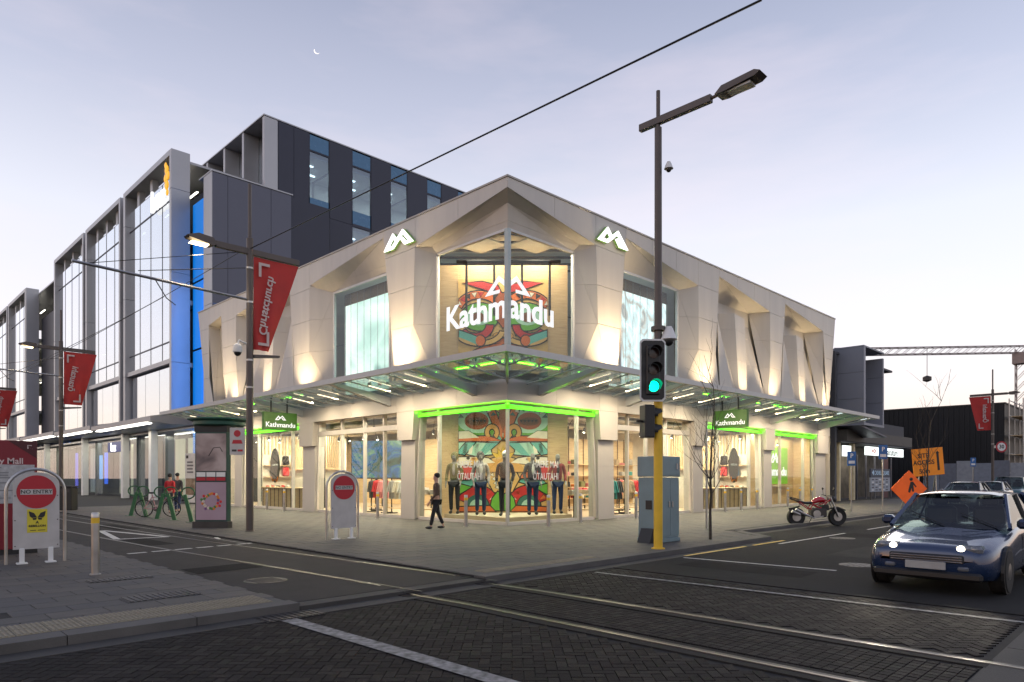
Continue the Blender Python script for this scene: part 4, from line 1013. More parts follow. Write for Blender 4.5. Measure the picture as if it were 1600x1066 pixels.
# wall shelving with boxes, pictures, big screen
def shelf_wall(axis, d, u0, u1, label):
    t = thing('wall_shelving', label, 'shelving', (d, (u0 + u1) / 2, .03) if axis == 'x' else ((u0 + u1) / 2, d, .03), R(90) if axis == 'x' else 0); h = (u1 - u0) / 2
    MB().box(-h, h, .1, .14, 0, 3.6).build('back_panel', M_pine, t)
    for z in (.4, 1.0, 1.6, 2.2): MB().box(-h, h, -.3 if axis == 'y' else -.3, .1, z, z + .03).build('shelf', M_pine, t)
    n = int((u1 - u0) / .62)
    for i in range(n):
        MB().box(-h + i * .62 + .02, -h + i * .62 + .06, .05, .1, 0, 3.7).build('batten', M_slatdark, t)
    for z in (.43, 1.03, 1.63, 2.23):
        for i in range(n):
            if random.random() < .25: continue
            c = random.choice(list(CL)); w_ = random.uniform(.12, .24); hh = random.uniform(.12, .38)
            o = MB().bbox(-w_, w_, -.13, .13, 0, hh, .03).build('stocked_item', CL[c], t); o.location = (-h + .31 + i * .62, -.08, z); o.rotation_euler = (0, 0, random.uniform(-.2, .2))
shelf_wall('y', 7.6, 6.5, 18.0, 'long timber wall shelving at the back of the street-side sales floor'); shelf_wall('x', 7.6, 12.5, 23.0, 'long timber wall shelving at the back of the mall-side sales floor')
scr = thing('video_wall', 'large screen showing a forest and blue water, seen through the mall entrance', 'screen', (4.6, 13.9, 1.5), R(-60))
sm = mat('screen_picture', (.01, .03, .05), .4); 
def picture(name, cols, scale, st, seed=0.0, dist=1.2, stretch=(1, 1, 1)):
    m = bpy.data.materials.new(name); m.use_nodes = True; t = m.node_tree; b = t.nodes['Principled BSDF']
    tcn = t.nodes.new('ShaderNodeTexCoord'); mpn = t.nodes.new('ShaderNodeMapping'); mpn.inputs['Location'].default_value = (seed, seed, seed); mpn.inputs['Scale'].default_value = stretch
    n = t.nodes.new('ShaderNodeTexNoise'); n.inputs['Scale'].default_value = scale; n.inputs['Detail'].default_value = 8; n.inputs['Distortion'].default_value = dist
    t.links.new(tcn.outputs['Object'], mpn.inputs[0]); t.links.new(mpn.outputs[0], n.inputs['Vector'])
    r_ = t.nodes.new('ShaderNodeValToRGB'); t.links.new(n.outputs['Fac'], r_.inputs[0])
    r_.color_ramp.elements[0].position = .28; r_.color_ramp.elements[1].position = .74
    r_.color_ramp.elements[0].color = (*cols[0], 1); r_.color_ramp.elements[1].color = (*cols[-1], 1)
    for i, c in enumerate(cols[1:-1]): e = r_.color_ramp.elements.new(.28 + .46 * (i + 1) / (len(cols) - 1)); e.color = (*c, 1)
    b.inputs['Base Color'].default_value = (.02, .02, .02, 1); b.inputs['Roughness'].default_value = .4
    t.links.new(r_.outputs[0], b.inputs['Emission Color']); b.inputs['Emission Strength'].default_value = st
    return m
MB().box(-1.75, 1.75, 0, .08, 0, 2.0).build('screen_case', M_black, scr); MB().box(-1.7, 1.7, -.012, -.001, .05, 1.95).build('picture_panel', picture('forest_picture', [(.0, .03, .02), (.02, .10, .07), (.0, .12, .32), (.12, .30, .16), (.35, .5, .38)], 1.4, 1.0), scr)
MB().box(-.05, .05, .08, .16, -1.47, 1.5).build('screen_post', M_rackm, scr)
# slatted counters with oval panel and packs: one on the mall side, one on the street side
def slat_display(side, u0, u1, d, where):
    W = mp_(side); c = W((u0 + u1) / 2, d, .03); rz = 0 if side == 'R' else R(-90)
    t = thing('slatted_display', 'display of pale timber slats with shelf, %s' % where, 'display', c, rz); h = (u1 - u0) / 2
    n = int((u1 - u0) / .11)
    for i in range(n):
        x = -h + .055 + i * .11; MB().box(x - .022, x + .022, -.03, .03, 0, .98).build('slat', M_pine if i % 4 else M_slatdark, t)
    MB().box(-h, h, .034, .06, 0, .98).build('slat_backing', M_slatdark, t); MB().bbox(-h - .04, h + .04, -.1, .45, .98, 1.04, .01).build('counter_top', M_pine, t)
    MB().box(-h, h, 1.6, 1.66, 0, 3.6).build('rear_panel', M_wallin, t)
    for i in range(int((u1 - u0) / .2)):
        x = -h + .1 + i * .2; MB().box(x - .03, x + .03, 1.54, 1.6, 2.0, 3.6).build('slat', M_pine, t)
    MB().box(-h, h, 1.42, 1.6, 1.92, 2.0).build('shelf', M_pine, t)
    for sx in (-h * .1, h * .62): MB().box(sx - .03, sx + .03, 1.3, 1.36, .0, 3.7).build('post', M_rackm, t)
    fx = h + .25 if side == 'R' else -h - .25; sg = -1 if side == 'R' else 1
    MB().box(min(fx, fx - sg * .08), max(fx, fx - sg * .08), .1, 5.2, 0, 3.8).build('return_panel', M_wallin, t)
    for z in (.95, 1.55, 2.15): MB().box(min(fx + sg * .002, fx + sg * .34), max(fx + sg * .002, fx + sg * .34), .15, 4.8, z, z + .035).build('shelf', M_pine, t)
    for i in range(24):
        y = .2 + i * .2; MB().box(min(fx + sg * .004, fx + sg * .06), max(fx + sg * .004, fx + sg * .06), y, y + .07, 2.75, 3.78).build('slat', M_pine, t)
    for i in range(16):
        y = .3 + i * .29; c = random.choice(('red', 'black', 'charcoal', 'white', 'orange', 'navy', 'tan'))
        o = MB().bbox(-.13, .13, -.06, .06, 0, .11, .03).build('shoe_pair', CL[c], t); o.location = (fx + sg * .18, y, .99)
    return t
dl = slat_display('L', 14.2, 19.2, .7, 'behind the mall-side window'); dr = slat_display('R', 13.2, 18.2, .7, 'behind the street-side window')
def backpack(loc, rz, col, label, group):
    t = thing('backpack', label, 'backpack', loc, rz, group)
    MB().bbox(-.17, .17, -.12, .12, 0, .5, .06).build('pack_body', CL[col], t); MB().bbox(-.13, .13, -.19, -.12, .05, .28, .03).build('front_pocket', CL[col], t); MB().tube([(-.04, 0, .49), (-.03, 0, .55), (.03, 0, .55), (.04, 0, .49)], .012, 6).build('grab_handle', CL['black'], t)
i = 0
for side, far in (('L', 19.2 + .25), ('R', 18.2 + .25)):
    W = mp_(side); wh = 'mall-side' if side == 'L' else 'street-side'
    for d, pos in ((1.35, 'nearest the glass'), (2.0, 'in the middle'), (2.65, 'farthest from the glass')):
        for z in (1.62, 2.22):
            c = ('black', 'charcoal', 'navy')[i % 3] if z > 2 else ('blue', 'navy', 'red')[i % 3]; i += 1
            backpack(W(far - .24, d, z), (R(-90) if side == 'R' else 0), c, '%s backpack on the %s shelf of the %s display, %s' % (c, 'upper' if z > 2 else 'lower', wh, pos), 'backpacks in the window displays')
def oval(side, u, where):
    W = mp_(side); t = thing('oval_panel', 'tall oval board with a dark leafy print hanging behind the %s window' % where, 'panel', W(u, .42, 1.25), 0 if side == 'R' else R(-90))
    MB().lathe([(.0001, -.015), (.5, -.015), (.5, .015), (.0001, .015)], 28, axis='y').xf(Matrix.Translation((0, 0, .92)) @ Matrix.Scale(1.75, 4, (0, 0, 1))).build('board', picture('leaf_print', [(.005, .01, .005), (.02, .04, .01), (.10, .03, .01), (.16, .18, .05)], 9, .5, 3), t)
    text('lettering', 'HAERE MAI', M_dec, t, (0, -.02, .95), (R(90), 0, 0), .13, .002, .004)
    for s_ in (-.2, .2): MB().tube([(s_, 0, 1.7), (s_, 0, 2.72)], .006, 4).build('hanging_wire', M_dark, t)
    for s_ in (-1, 1): MB().tube([(s_ * .34, -.03, .35), (s_ * .22, -.03, .12), (0.0, -.03, .22)], .035, 6).build('orange_leaf', CL['orange'], t)
oval('L', 17.2, 'mall-side'); oval('R', 16.2, 'street-side')
# lit green name panel in the far street-side bay
gp = thing('name_panel', 'bright green panel with white peaks and name, in the far street-side window', 'sign', (22.4, 1.1, .03))
MB().box(-2.9, 2.9, .08, .2, 0, 3.9).build('plywood_wall', M_ply, gp); MB().box(2.72, 2.8, -.9, .075, 0, 3.9).build('side_wall', M_ply, gp); MB().bbox(-1.75, 1.75, .0, .08, 1.15, 3.25, .01).build('green_board', mat('brand_green', (.13, .30, .02), .5, emit=(.15, .36, .02), estr=.5), gp)
b = peak_mesh(.01); b.xf(Matrix.Scale(.55, 4, (1, 0, 0)) @ Matrix.Scale(.6, 4, (0, 0, 1))); o = b.build('peak_mark', M_let, gp); o.location = (.0, -.015, 2.35)
text('name_lettering', 'Kathmandu', M_let, gp, (0, -.015, 1.85), (R(90), 0, 0), .68, .008, .02)
MB().box(-1.75, 1.75, -.25, .05, 1.02, 1.10).build('ledge', M_pine, gp)
# upstairs window prints behind slatted blinds
def upper_print(side, m, label):
    F = FAC[side]['win']; W = mp_(side); u0, u1 = F['gi'][0] * K + .05, F['gi'][1] * K - .05; c = W((u0 + u1) / 2, GD + .55, 4.95); h = (u1 - u0) / 2
    t = thing('window_print', label, 'print', c, 0 if side == 'R' else R(-90))
    MB().box(-h, h, .0, .03, 0, 4.45).build('print_panel', m, t); MB().box(-h, h, -.04, -.01, 4.45, 4.95).build('blind_head', M_slatdark, t)
    n = int((u1 - u0) / .5)
    for i in range(n + 1):
        x = -h + 2 * h * i / n; MB().box(x - .007, x + .007, -.06, -.045, 0, 4.9).build('blind_slat', M_duct, t)
upper_print('L', picture('misty_print', [(.10, .22, .20), (.42, .58, .52), (.74, .84, .78), (.92, .96, .88)], .42, 1.7, 5, .8), 'large backlit misty pale landscape print behind the mall-side upper window')
upper_print('R', picture('crowd_print', [(.10, .16, .20), (.45, .40, .36), (.55, .68, .72), (.85, .90, .90), (.45, .62, .75)], 1.3, 1.6, 9, 1.6, (1, 1, .6)), 'large backlit blurred blue and white print behind the street-side upper window')
# ------------------------------------------------------------------ bank office building behind, along the mall
M_alu = mat('pale_aluminium', (.46, .46, .47), .38, metal=.35, var=.05, scale=.7)
M_alud = mat('grey_panel', (.115, .12, .155), .42, metal=.3, var=.06, scale=.6)
M_navy = mat('dark_panel', (.038, .041, .062), .42, metal=.25, var=.08, scale=.6)
M_bglass = glass('office_glass', (.72, .80, .76), .66)
M_sglass = glass('spandrel_glass', (.55, .68, .78), .12)
M_bluep = mat('blue_spandrel', (.07, .20, .36), .25, var=.06)
M_blue_e = mat('blue_lit_glass', (.01, .10, .32), .25, emit=(.0, .22, .80), estr=.7, var=.25, scale=.25)  # blue LED light falling on the glass is put in as the panes' own glow
M_off = mat('office_interior', (.50, .49, .44), .8, var=.08); M_offc = emis('office_light', (1, .95, .82), 5)
bank = thing('bank_building', 'tall glass and aluminium bank offices with deep framed bays and a blue-lit recess', 'building')
BT = 22.75
def slab(name, m, x0, x1, y0, y1, z0, z1, par=bank): return MB().box(x0, x1, y0, y1, z0, z1).build(name, m, par)
def bay(y0, y1, endfin=False, first=False):
    n = 4
    # frame: two fins and a head, glazing set back one metre
    for (a, b) in ((y0, y0 + .35), (y1 - .45, y1)):
        for i, (z0, z1) in enumerate(((4.9, 9.0), (9.0, 14.8), (14.8, 20.2), (20.2, BT))):
            MB().bbox(-.02, 1.15, a, b, z0 + .006, z1 - .006, .012).build('fin', M_alu, bank)
    slab('bay_head', M_alu, -.02, 1.15, y0 + .35, y1 - .45, BT - .35, BT); slab('bay_sill', M_alu, .1, 1.15, y0 + .35, y1 - .45, 9.0, 9.3)
    w_ = (y1 - y0 - .8) / n
    for i in range(n):
        a = y0 + .35 + i * w_
        for (z0, z1) in ((9.3, 10.5), (10.5, 19.8), (19.8, BT - 1.5)):
            MB().panel([(.32, a, z0), (.32, a + w_, z0), (.32, a + w_, z1), (.32, a, z1)], (-1, 0, 0), .02, .02).build('glass_panel', M_bglass, bank)
        if i: MB().box(.30, .42, a - .02, a + .02, 9.3, BT - 1.5).build('glazing_bar', M_navy, bank)
    for z in (10.5, 19.8): slab('transom', M_navy, .285, .40, y0 + .35, y1 - .45, z - .04, z + .04)
    for i in range(3):
        a = y0 + .9 + i * (y1 - y0 - 1.6) / 3; slab('high_fin', M_alu, .40, .80, a + 1.2, a + 1.7, BT - 1.5, BT - .3)
    # lower windows
    for i in range(3):
        a = y0 + .6 + i * (y1 - y0 - 1.4) / 3; b = a + (y1 - y0 - 1.4) / 3
        MB().panel([(.4, a, 5.5), (.4, b, 5.5), (.4, b, 8.95), (.4, a, 8.95)], (-1, 0, 0), .03, .02).build('glass_panel', M_bglass, bank)
    for k, z in enumerate((5.3, 9.1, 13.2, 17.3)):
        slab('floor_plate', M_off, 1.2, 5.5, y0 + .2, y1 - .2, z - .3, z)
        for q in range(2):
            if (k + q) % 2 == 0 or True: MB().box(2.0, 2.12, y0 + 1.2 + q * 4, y0 + 3.6 + q * 4, z + 3.55, z + 3.6).build('office_light', M_offc, bank)
    slab('back_wall', M_off, 5.5, 5.6, y0 + .2, y1 - .2, 5, BT - .4)
BAYS = ((30.77, 40.9), (41.7, 51.6), (52.3, 63.2), (77.0, 87.5), (88.2, 99))
for i, (a, b) in enumerate(BAYS): bay(a, b)
slab('roof', M_alu, 1.15, 14, 30.9, 99, BT - .6, BT - .45)
for a, b in ((40.9, 41.7), (51.6, 52.3), (87.5, 88.2)): slab('wall_infill', M_alud, .9, 1.2, a, b, 0, BT - .5)
# dark recess with blue edge further along
slab('recess_wall', M_navy, 1.5, 1.6, 63.2, 77, 4.8, 19.5); slab('blue_recess_glass', M_blue_e, 1.35, 1.45, 63.4, 66.0, 4.8, 19.5); slab('end_fin', M_alu, .0, 1.2, 76.6, 77.0, 4.9, BT)
# blue-lit glass next to the shop
for i in range(2):
    for z0, z1 in ((.2, 4.8), (4.9, 9.8), (9.9, 14.2), (14.3, 19.4)):
        MB().panel([(1.3, 26.7 + i * 2.0, z0), (1.3, 28.7 + i * 2.0, z0), (1.3, 28.7 + i * 2.0, z1), (1.3, 26.7 + i * 2.0, z1)], (-1, 0, 0), .02, .03).build('blue_recess_glass', M_blue_e, bank)
l = lamp('AREA', 'blue_recess_lamp', (1.0, 28.6, 7.5), 110, (.10, .32, 1), .3, 14, rot=(0, R(90), R(90))); l.rotation_euler = (R(90), 0, 0); l.parent = bank
# grey block next to the shop roof
slab('block_core', M_navy, 1.7, 9, 26.75, 45, 0, 20.2)
xs = [.95, 1.9, 3.3, 4.7, 6.1]
for a, b in zip(xs, xs[1:]):
    for z0, z1 in ((8, 12.2), (12.2, 20.25)): MB().panel([(a, 26.6, z0), (b, 26.6, z0), (b, 26.6, z1), (a, 26.6, z1)], (0, -1, 0), .012, .06).build('wall_panel', M_alud, bank)
for z0, z1 in ((5, 12.2), (12.2, 20.25)): MB().panel([(.92, 26.6, z0), (.92, 27.9, z0), (.92, 27.9, z1), (.92, 26.6, z1)], (-1, 0, 0), .012, .1).build('wall_panel', M_alu, bank)
slab('block_cap', M_alu, .9, 6.2, 26.55, 28.6, 20.26, 20.34)
# upper storeys, set back from the mall
UY = 28.0; UZ = 25.75
slab('upper_core', M_navy, 7.6, 40, UY + 4.5, 46, 12, UZ - .1); slab('upper_roof', M_alu, 4.85, 40, UY - .03, 46, UZ - .08, UZ)
MB().bbox(4.9, 5.85, UY, UY + .3, 12, UZ - .1, .02).build('corner_fin', M_alu, bank)
wx = [(8.15, 9.75), (11.58, 13.24), (14.97, 16.6), (18.5, 20.02), (21.75, 23.3), (25, 26.6), (28.4, 30), (31.8, 33.4)]
px0 = 5.87
for a, b in wx + [(40, 40)]:
    for z0, z1 in ((12.0, 15.7), (15.7, 20.1), (20.1, UZ - .1)):
        n = 2 if px0 < 6 else 1
        for q in range(n):
            p0 = px0 + (a - px0) * q / n; p1 = px0 + (a - px0) * (q + 1) / n
            MB().panel([(p0, UY, z0), (p1, UY, z0), (p1, UY, z1), (p0, UY, z1)], (0, -1, 0), .012, .06).build('wall_panel', M_navy, bank)
    px0 = b
    if a == b: break
    for z in (20.1, 15.7, 11.3):
        MB().panel([(a, UY + .03, z + 4.4), (b, UY + .03, z + 4.4), (b, UY + .03, z + 5.5), (a, UY + .03, z + 5.5)], (0, -1, 0), .03, .03).build('spandrel_pane', M_bluep, bank)
        MB().panel([(a, UY + .05, z + .15), (b, UY + .05, z + .15), (b, UY + .05, z + 4.3), (a, UY + .05, z + 4.3)], (0, -1, 0), .03, .02).build('office_window', M_sglass, bank)
        fr = MB()
        for (p, q, r_, s_) in ((a, a + .06, z, z + 5.5), (b - .06, b, z, z + 5.5), (a + .06, b - .06, z + 4.3, z + 4.4), (a + .06, b - .06, z, z + .12)): fr.box(p, q, UY + .01, UY + .09, r_, s_)
        fr.build('window_frame', M_navy, bank)
        slab('office_ceiling', M_off, a - .8, b + .8, UY + .2, UY + 4.4, z + 4.0, z + 4.1); slab('office_floor', M_off, a - .8, b + .8, UY + .2, UY + 4.4, z - .1, z)
        slab('office_wall', M_off, a - .8, b + .8, UY + 4.0, UY + 4.4, z, z + 4.0)
        for q in range(2): slab('office_light', M_offc, a - .3 + q * .9, b - .5 + q * .9, UY + 1.4 + q * 1.4, UY + 1.55 + q * 1.4, z + 3.93, z + 3.99)
        l = lamp('AREA', 'office_lamp', ((a + b) / 2, UY + 2.2, z + 3.85), 55, (1, .93, .78), 1.6, 1.6); l.parent = bank
# deep fins on the mall side of the upper storeys
for i in range(5):
    y = UY + .3 + i * 3.2
    MB().bbox(4.9, 6.0, y + 2.9, y + 3.2, 16, UZ - .1, .02).build('corner_fin', M_alu, bank)
    MB().panel([(6.0, y, 16), (6.0, y + 2.9, 16), (6.0, y + 2.9, UZ - .2), (6.0, y, UZ - .2)], (-1, 0, 0), .03, .03).build('glass_panel', M_bglass, bank)
slab('upper_side_wall', M_off, 7.5, 7.6, UY + .3, 45, 12, UZ - .1)
# bank letters and gold figure high on the first bay
text('bank_lettering', 'bnz', emis('bank_white', (1, 1, 1), 1.0), bank, (.1, 33.6, 20.3), (R(90), 0, R(-90)), 2.0, .06, .05)
M_gold = mat('gold_sign', (.85, .42, .02), .4, emit=(1, .5, .02), estr=.7)
for dy, dz, r_ in ((0, 0, .32), (-.25, .55, .28), (.22, .5, .26), (0, 1.0, .3), (-.1, -.5, .22), (.2, 1.35, .2)): MB().sphere((-.02, 31.6 + dy, 20.6 + dz), r_, 8, 6, (.3, 1, 1)).build('gold_emblem', M_gold, bank)
# street canopy of the bank, stepping per bay, with lit soffit strips
M_cnb = mat('bank_canopy', (.42, .42, .43), .4, metal=.3, var=.05)
for i, (a, b) in enumerate(((27.4, 40.2), (40.5, 51.6), (51.9, 66), (66.3, 99))):
    z = 4.75 + .12 * i
    MB().prism([(-2.3, z + .12), (-2.3, z + .42), (-.6, z + .72), (.9, z + .72), (.9, z), (-1.2, z)], a, b, 'y').build('street_canopy', M_cnb, bank)
    MB().box(-2.25, -1.9, a + 1, b - 1, z + .02, z + .06).build('canopy_light', emis('canopy_white', (1, .96, .86), 5), bank)
    l = lamp('AREA', 'canopy_lamp', (-1.0, (a + b) / 2, z - .05), 130, (1, .93, .78), 1.2, b - a - 1); l.parent = bank
for y in (34.2, 40.4, 51.7, 66.1, 80): MB().bbox(-.25, .2, y - .25, y + .25, 0, 4.9, .02).build('column', M_white, bank)
# bank shopfront: dark glazing, blue sign, lit panels
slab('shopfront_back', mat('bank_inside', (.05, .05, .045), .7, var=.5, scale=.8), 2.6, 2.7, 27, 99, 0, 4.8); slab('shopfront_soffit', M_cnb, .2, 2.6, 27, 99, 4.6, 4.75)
for i in range(24):
    y = 28 + i * 2.9; MB().panel([(.5, y, .15), (.5, y + 2.9, .15), (.5, y + 2.9, 4.5), (.5, y, 4.5)], (-1, 0, 0), .03, .02).build('glass_panel', M_glass, bank)
for i in range(9): l = lamp('AREA', 'bank_lamp', (1.5, 30 + i * 7, 4.5), 60, (1, .92, .72), 1.2, 1.2); l.parent = bank
for i, (y, c) in enumerate(((30.6, (.55, .55, .45)), (33.0, (.60, .58, .42)), (37.5, (.02, .02, .02)), (43, (.5, .5, .38)), (46, (.55, .52, .4)), (55, (.3, .32, .3)))): slab('lit_panel', emis('panel_%d' % i, c, .4), 1.6, 1.65, y, y + 1.8, .2, 4.2)
bs = slab('sign_board', mat('sign_navy', (.005, .02, .12), .4, emit=(.0, .03, .25), estr=.3), .38, .46, 41.5, 46.5, 3.55, 4.35)
text('sign_lettering', 'bnz', M_wht_e, bank, (.36, 44.9, 3.92), (R(90), 0, R(-90)), .95, .01, .02)
for (y0, z0, h, c) in ((47.5, 1.0, 2.6, (.02, .12, .8)), (49.0, 1.4, 2.0, (.25, .45, .9)), (54.5, .6, 3.2, (.02, .15, .8)), (57, .6, 3.2, (.1, .1, .6)), (36.0, 2.2, 1.2, (.02, .12, .9))): slab('blue_light_panel', emis('bl_%.0f' % (y0 * 10), c, 1.2), .62, .66, y0, y0 + .9, z0, z0 + h)
# pull-up advert by the shop's end wall
po = thing('banner_stand', 'white pull-up advert banner beside the end of the shop', 'banner', (-.2, 26.9, .0), R(-70))
MB().box(-.45, .45, -.03, .03, .04, 3.0).build('banner_sheet', mat('banner_white', (.62, .60, .56), .5), po); MB().box(-.5, .5, -.12, .12, 0, .05).build('base', M_dark, po); MB().box(-.4, .4, -.034, -.031, .5, 1.5).build('banner_picture', picture('tan_print', [(.08, .04, .02), (.3, .18, .1), (.5, .4, .3)], 2.5, .35, 2), po)
for i in range(4): MB().box(-.28, .2 + .05 * (i % 2), -.037, -.0315, 2.42 - i * .2, 2.52 - i * .2).build('print_line', mat('faded_ink', (.16, .15, .15), .6), po)
MB().box(-.36, -.18, -.037, -.0315, 2.7, 2.88).build('print_mark', M_black, po)

# ------------------------------------------------------------------ next building down the street: projecting grey frame and shop below
M_gwall = mat('grey_render', (.085, .087, .095), .75, var=.1, scale=.5, bump=.1); M_gfr = mat('grey_frame', (.25, .265, .31), .5, var=.05, scale=.6)
nb = thing('grey_shop', 'dark grey building with projecting framed box above a small lit shop', 'building')
slab('side_wall', M_gwall, 30.2, 30.5, .6, 14, 0, 9.55, nb); slab('front_wall', M_gwall, 30.5, 46, .9, 1.2, 3.9, 5.6, nb); slab('roof', M_gwall, 30.2, 42, .6, 14, 9.56, 9.7, nb)
for z0, z1 in ((5.06, 6.6), (6.6, 8.3), (8.3, 9.9)): MB().panel([(31, -.89, z0), (31, 1.2, z0), (31, 1.2, z1), (31, -.89, z1)], (-1, 0, 0), .008, .2).build('frame_panel', M_gfr, nb)
for z0, z1 in ((5.06, 6.6), (6.6, 8.3), (8.3, 9.6)): MB().panel([(34.75, -.88, z0), (34.75, 1.2, z0), (34.75, 1.2, z1), (34.75, -.88, z1)], (-1, 0, 0), .008, .25).build('frame_panel', M_gfr, nb)
slab('frame_head', M_gfr, 31.0, 35.0, -.89, 1.2, 9.905, 10.0, nb); slab('frame_sill', M_gfr, 31.0, 35.0, -.89, 1.2, 4.9, 5.055, nb); slab('recess_window', M_navy, 31.25, 34.7, .5, .6, 5.1, 9.8, nb); slab('frame_edge', M_gfr, 31.21, 31.35, -.88, -.6, 5.06, 9.9, nb)
MB().panel([(31.0, -.6, 4.9), (34.5, -1.2, 4.2), (34.8, .9, 4.3), (31.2, .9, 4.9)], (-.3, -1, -.4), .01, .1).build('angled_soffit', M_alud, nb)
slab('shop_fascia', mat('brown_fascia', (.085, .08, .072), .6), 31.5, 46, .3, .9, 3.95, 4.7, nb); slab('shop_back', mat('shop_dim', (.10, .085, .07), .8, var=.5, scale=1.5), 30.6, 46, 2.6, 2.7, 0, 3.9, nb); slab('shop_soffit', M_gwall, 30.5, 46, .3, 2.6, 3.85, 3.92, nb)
sg = slab('light_box', emis('sign_white', (.92, 1, .97), 1.5), 35.6, 44.0, .38, .55, 3.12, 3.72, nb)
text('shop_lettering', 'globalculture', M_black, nb, (40.6, .36, 3.4), (R(90), 0, 0), .72, .004, .006); text('shop_mark', '<<>', mat('sign_red', (.6, .06, .02), .5), nb, (37.0, .36, 3.4), (R(90), 0, 0), .55, .004, .02)
slab('light_box', MATS['sign_white'], 31.3, 32.6, .42, .55, 2.95, 3.65, nb); slab('shop_post', mat('post_cream', (.6, .52, .34), .5), 33.6, 33.9, .6, .9, 0, 3.85, nb); slab('shop_post', MATS['post_cream'], 31.0, 31.2, .6, .8, 0, 3.85, nb)
l = lamp('AREA', 'shop_lamp', (37, 1.6, 3.7), 90, (1, .9, .7), 5, 1.0); l.parent = nb
for i in range(5): slab('door_frame', M_alud, 35.2 + i * 1.9, 35.3 + i * 1.9, .9, 1.0, 0, 3.1, nb)
slab('counter_wall', mat('maroon_wall', (.10, .03, .03), .6), 41, 42.2, .95, 1.05, 0, 3.1, nb)
dz = thing('directory_board', 'dark blue and grey directory board with tenant list below the lit shop sign', 'sign', (36.9, -.1, 0))
MB().bbox(-2.1, 2.1, 0, .08, 1.55, 2.15, .01).build('header', mat('dir_navy', (.02, .035, .07), .5), dz); MB().bbox(-2.1, 2.1, 0, .08, .55, 1.54, .01).build('list_panel', mat('dir_grey', (.30, .34, .40), .5), dz)
text('header_lettering', '\u25c4 CASHEL SQUARE', mat('dir_text', (.4, .55, .7), .5, emit=(.4, .6, .8), estr=.2), dz, (0, -.01, 1.85), (R(90), 0, 0), .42, .003)
for r_ in range(5):
    for c_ in range(5): MB().box(-1.85 + c_ * .75, -1.4 + c_ * .75, -.006, -.001, .64 + r_ * .18, .72 + r_ * .18).build('tenant_plate', M_navy if (r_ + c_) % 3 else M_white, dz)
for x in (-1.9, 1.9): MB().box(x - .05, x + .05, .02, .07, 0, .55).build('leg', M_dark, dz)
# ------------------------------------------------------------------ black shed, scaffold, crane
shed = thing('black_shed', 'long black ribbed-metal building beyond the shops', 'building', (72, 0, 0))
M_shed = mat('black_cladding', (.012, .012, .014), .5, metal=.3, var=.25, scale=.4)
slab('wall', M_shed, 0, 24, -1.6, 40, 0, 9.3, shed); slab('parapet', M_dark, -.1, 24.1, -1.7, 40, 9.31, 9.45, shed)
for i in range(46): slab('cladding_rib', M_shed, -.09, -.005, -1.5 + i * .5, -1.38 + i * .5, 0, 9.25, shed)
sc = thing('scaffold', 'steel scaffold frame along the street end of the black building', 'scaffold', (72, -3.2, 0))
for i in range(6):
    for y in (0, 1.2): MB().tube([(i * 3, y, 0), (i * 3, y, 9.8)], .06, 6).build('standard', M_steel, sc)
for z in (2, 4, 6, 8, 9.6):
    for y in (0, 1.2): MB().tube([(0, y, z), (15, y, z)], .05, 5).build('ledger', M_steel, sc)
    if z < 9: MB().box(0, 15, .1, 1.1, z - .12, z - .06).build('deck', M_pine, sc)
crane = thing('tower_crane', 'distant lattice tower crane with long horizontal jib', 'crane', (172, 11.5, 0))
M_crane = mat('crane_paint', (.30, .24, .22), .6)
def lattice(nm, a, b, wd, seg, par):
    a, b = Vector(a), Vector(b); d = (b - a); n = max(1, int(d.length / seg)); up = Vector((0, 0, 1)) if abs(d.normalized().z) < .9 else Vector((1, 0, 0)); s1 = d.normalized().cross(up).normalized() * wd / 2; s2 = s1.cross(d.normalized()).normalized() * wd / 2
    bb = MB()
    for q in ((1, 1), (1, -1), (-1, -1), (-1, 1)): bb.tube([a + s1 * q[0] + s2 * q[1], b + s1 * q[0] + s2 * q[1]], .11, 4)
    for i in range(n):
        p, q = a + d * i / n, a + d * (i + 1) / n
        for s_ in (1, -1):
            bb.tube([p + s1 * s_ + s2, q + s1 * s_ - s2], .06, 4); bb.tube([p + s1 - s2 * s_ * -1, q - s1 + s2 * s_], .06, 4)
    bb.build(nm, M_crane, par)
cz_ = 1.6 + (745 - 545) / FPX * depth((172, 11.5))
jd = Vector((-S2, S2, 0))
lattice('mast', (0, 0, 0), (0, 0, cz_), 2.0, 2.2, crane); lattice('jib', Vector((0, 0, cz_)) - jd * 12, Vector((0, 0, cz_ - .8)) + jd * 42, 1.5, 1.9, crane)
MB().box(-1.5, 1.5, -1.5, 1.5, cz_ - 3.4, cz_ - 1).build('cab', M_crane, crane); MB().tube([jd * 21 + Vector((0, 0, cz_)), jd * 21 + Vector((0, 0, cz_ - 6.0))], .06, 4).build('hoist_line', M_dark, crane); MB().lathe([(.2, 0), (.9, .3), (.9, 1.1), (.2, 1.4)], 8).xf(Matrix.Translation(jd * 21 + Vector((0, 0, cz_ - 7.4)))).build('hook_block', M_dark, crane)
MB().box(-3, 3, -3, 3, 0, .6).build('footing', M_conc, crane)
hd_ = thing('site_hoarding', 'grey site hoarding panels in front of the black building', 'fence', (66, -5.0, 0))
for i in range(7): MB().bbox(-.04, .04, i * 1.5 - 1, i * 1.5 + .46, 0, 3.2 - (i % 2) * .25, .01).build('hoarding_panel', mat('hoard_%d' % (i % 3), ((.22, .24, .28), (.30, .31, .33), (.16, .17, .2))[i % 3], .6), hd_)
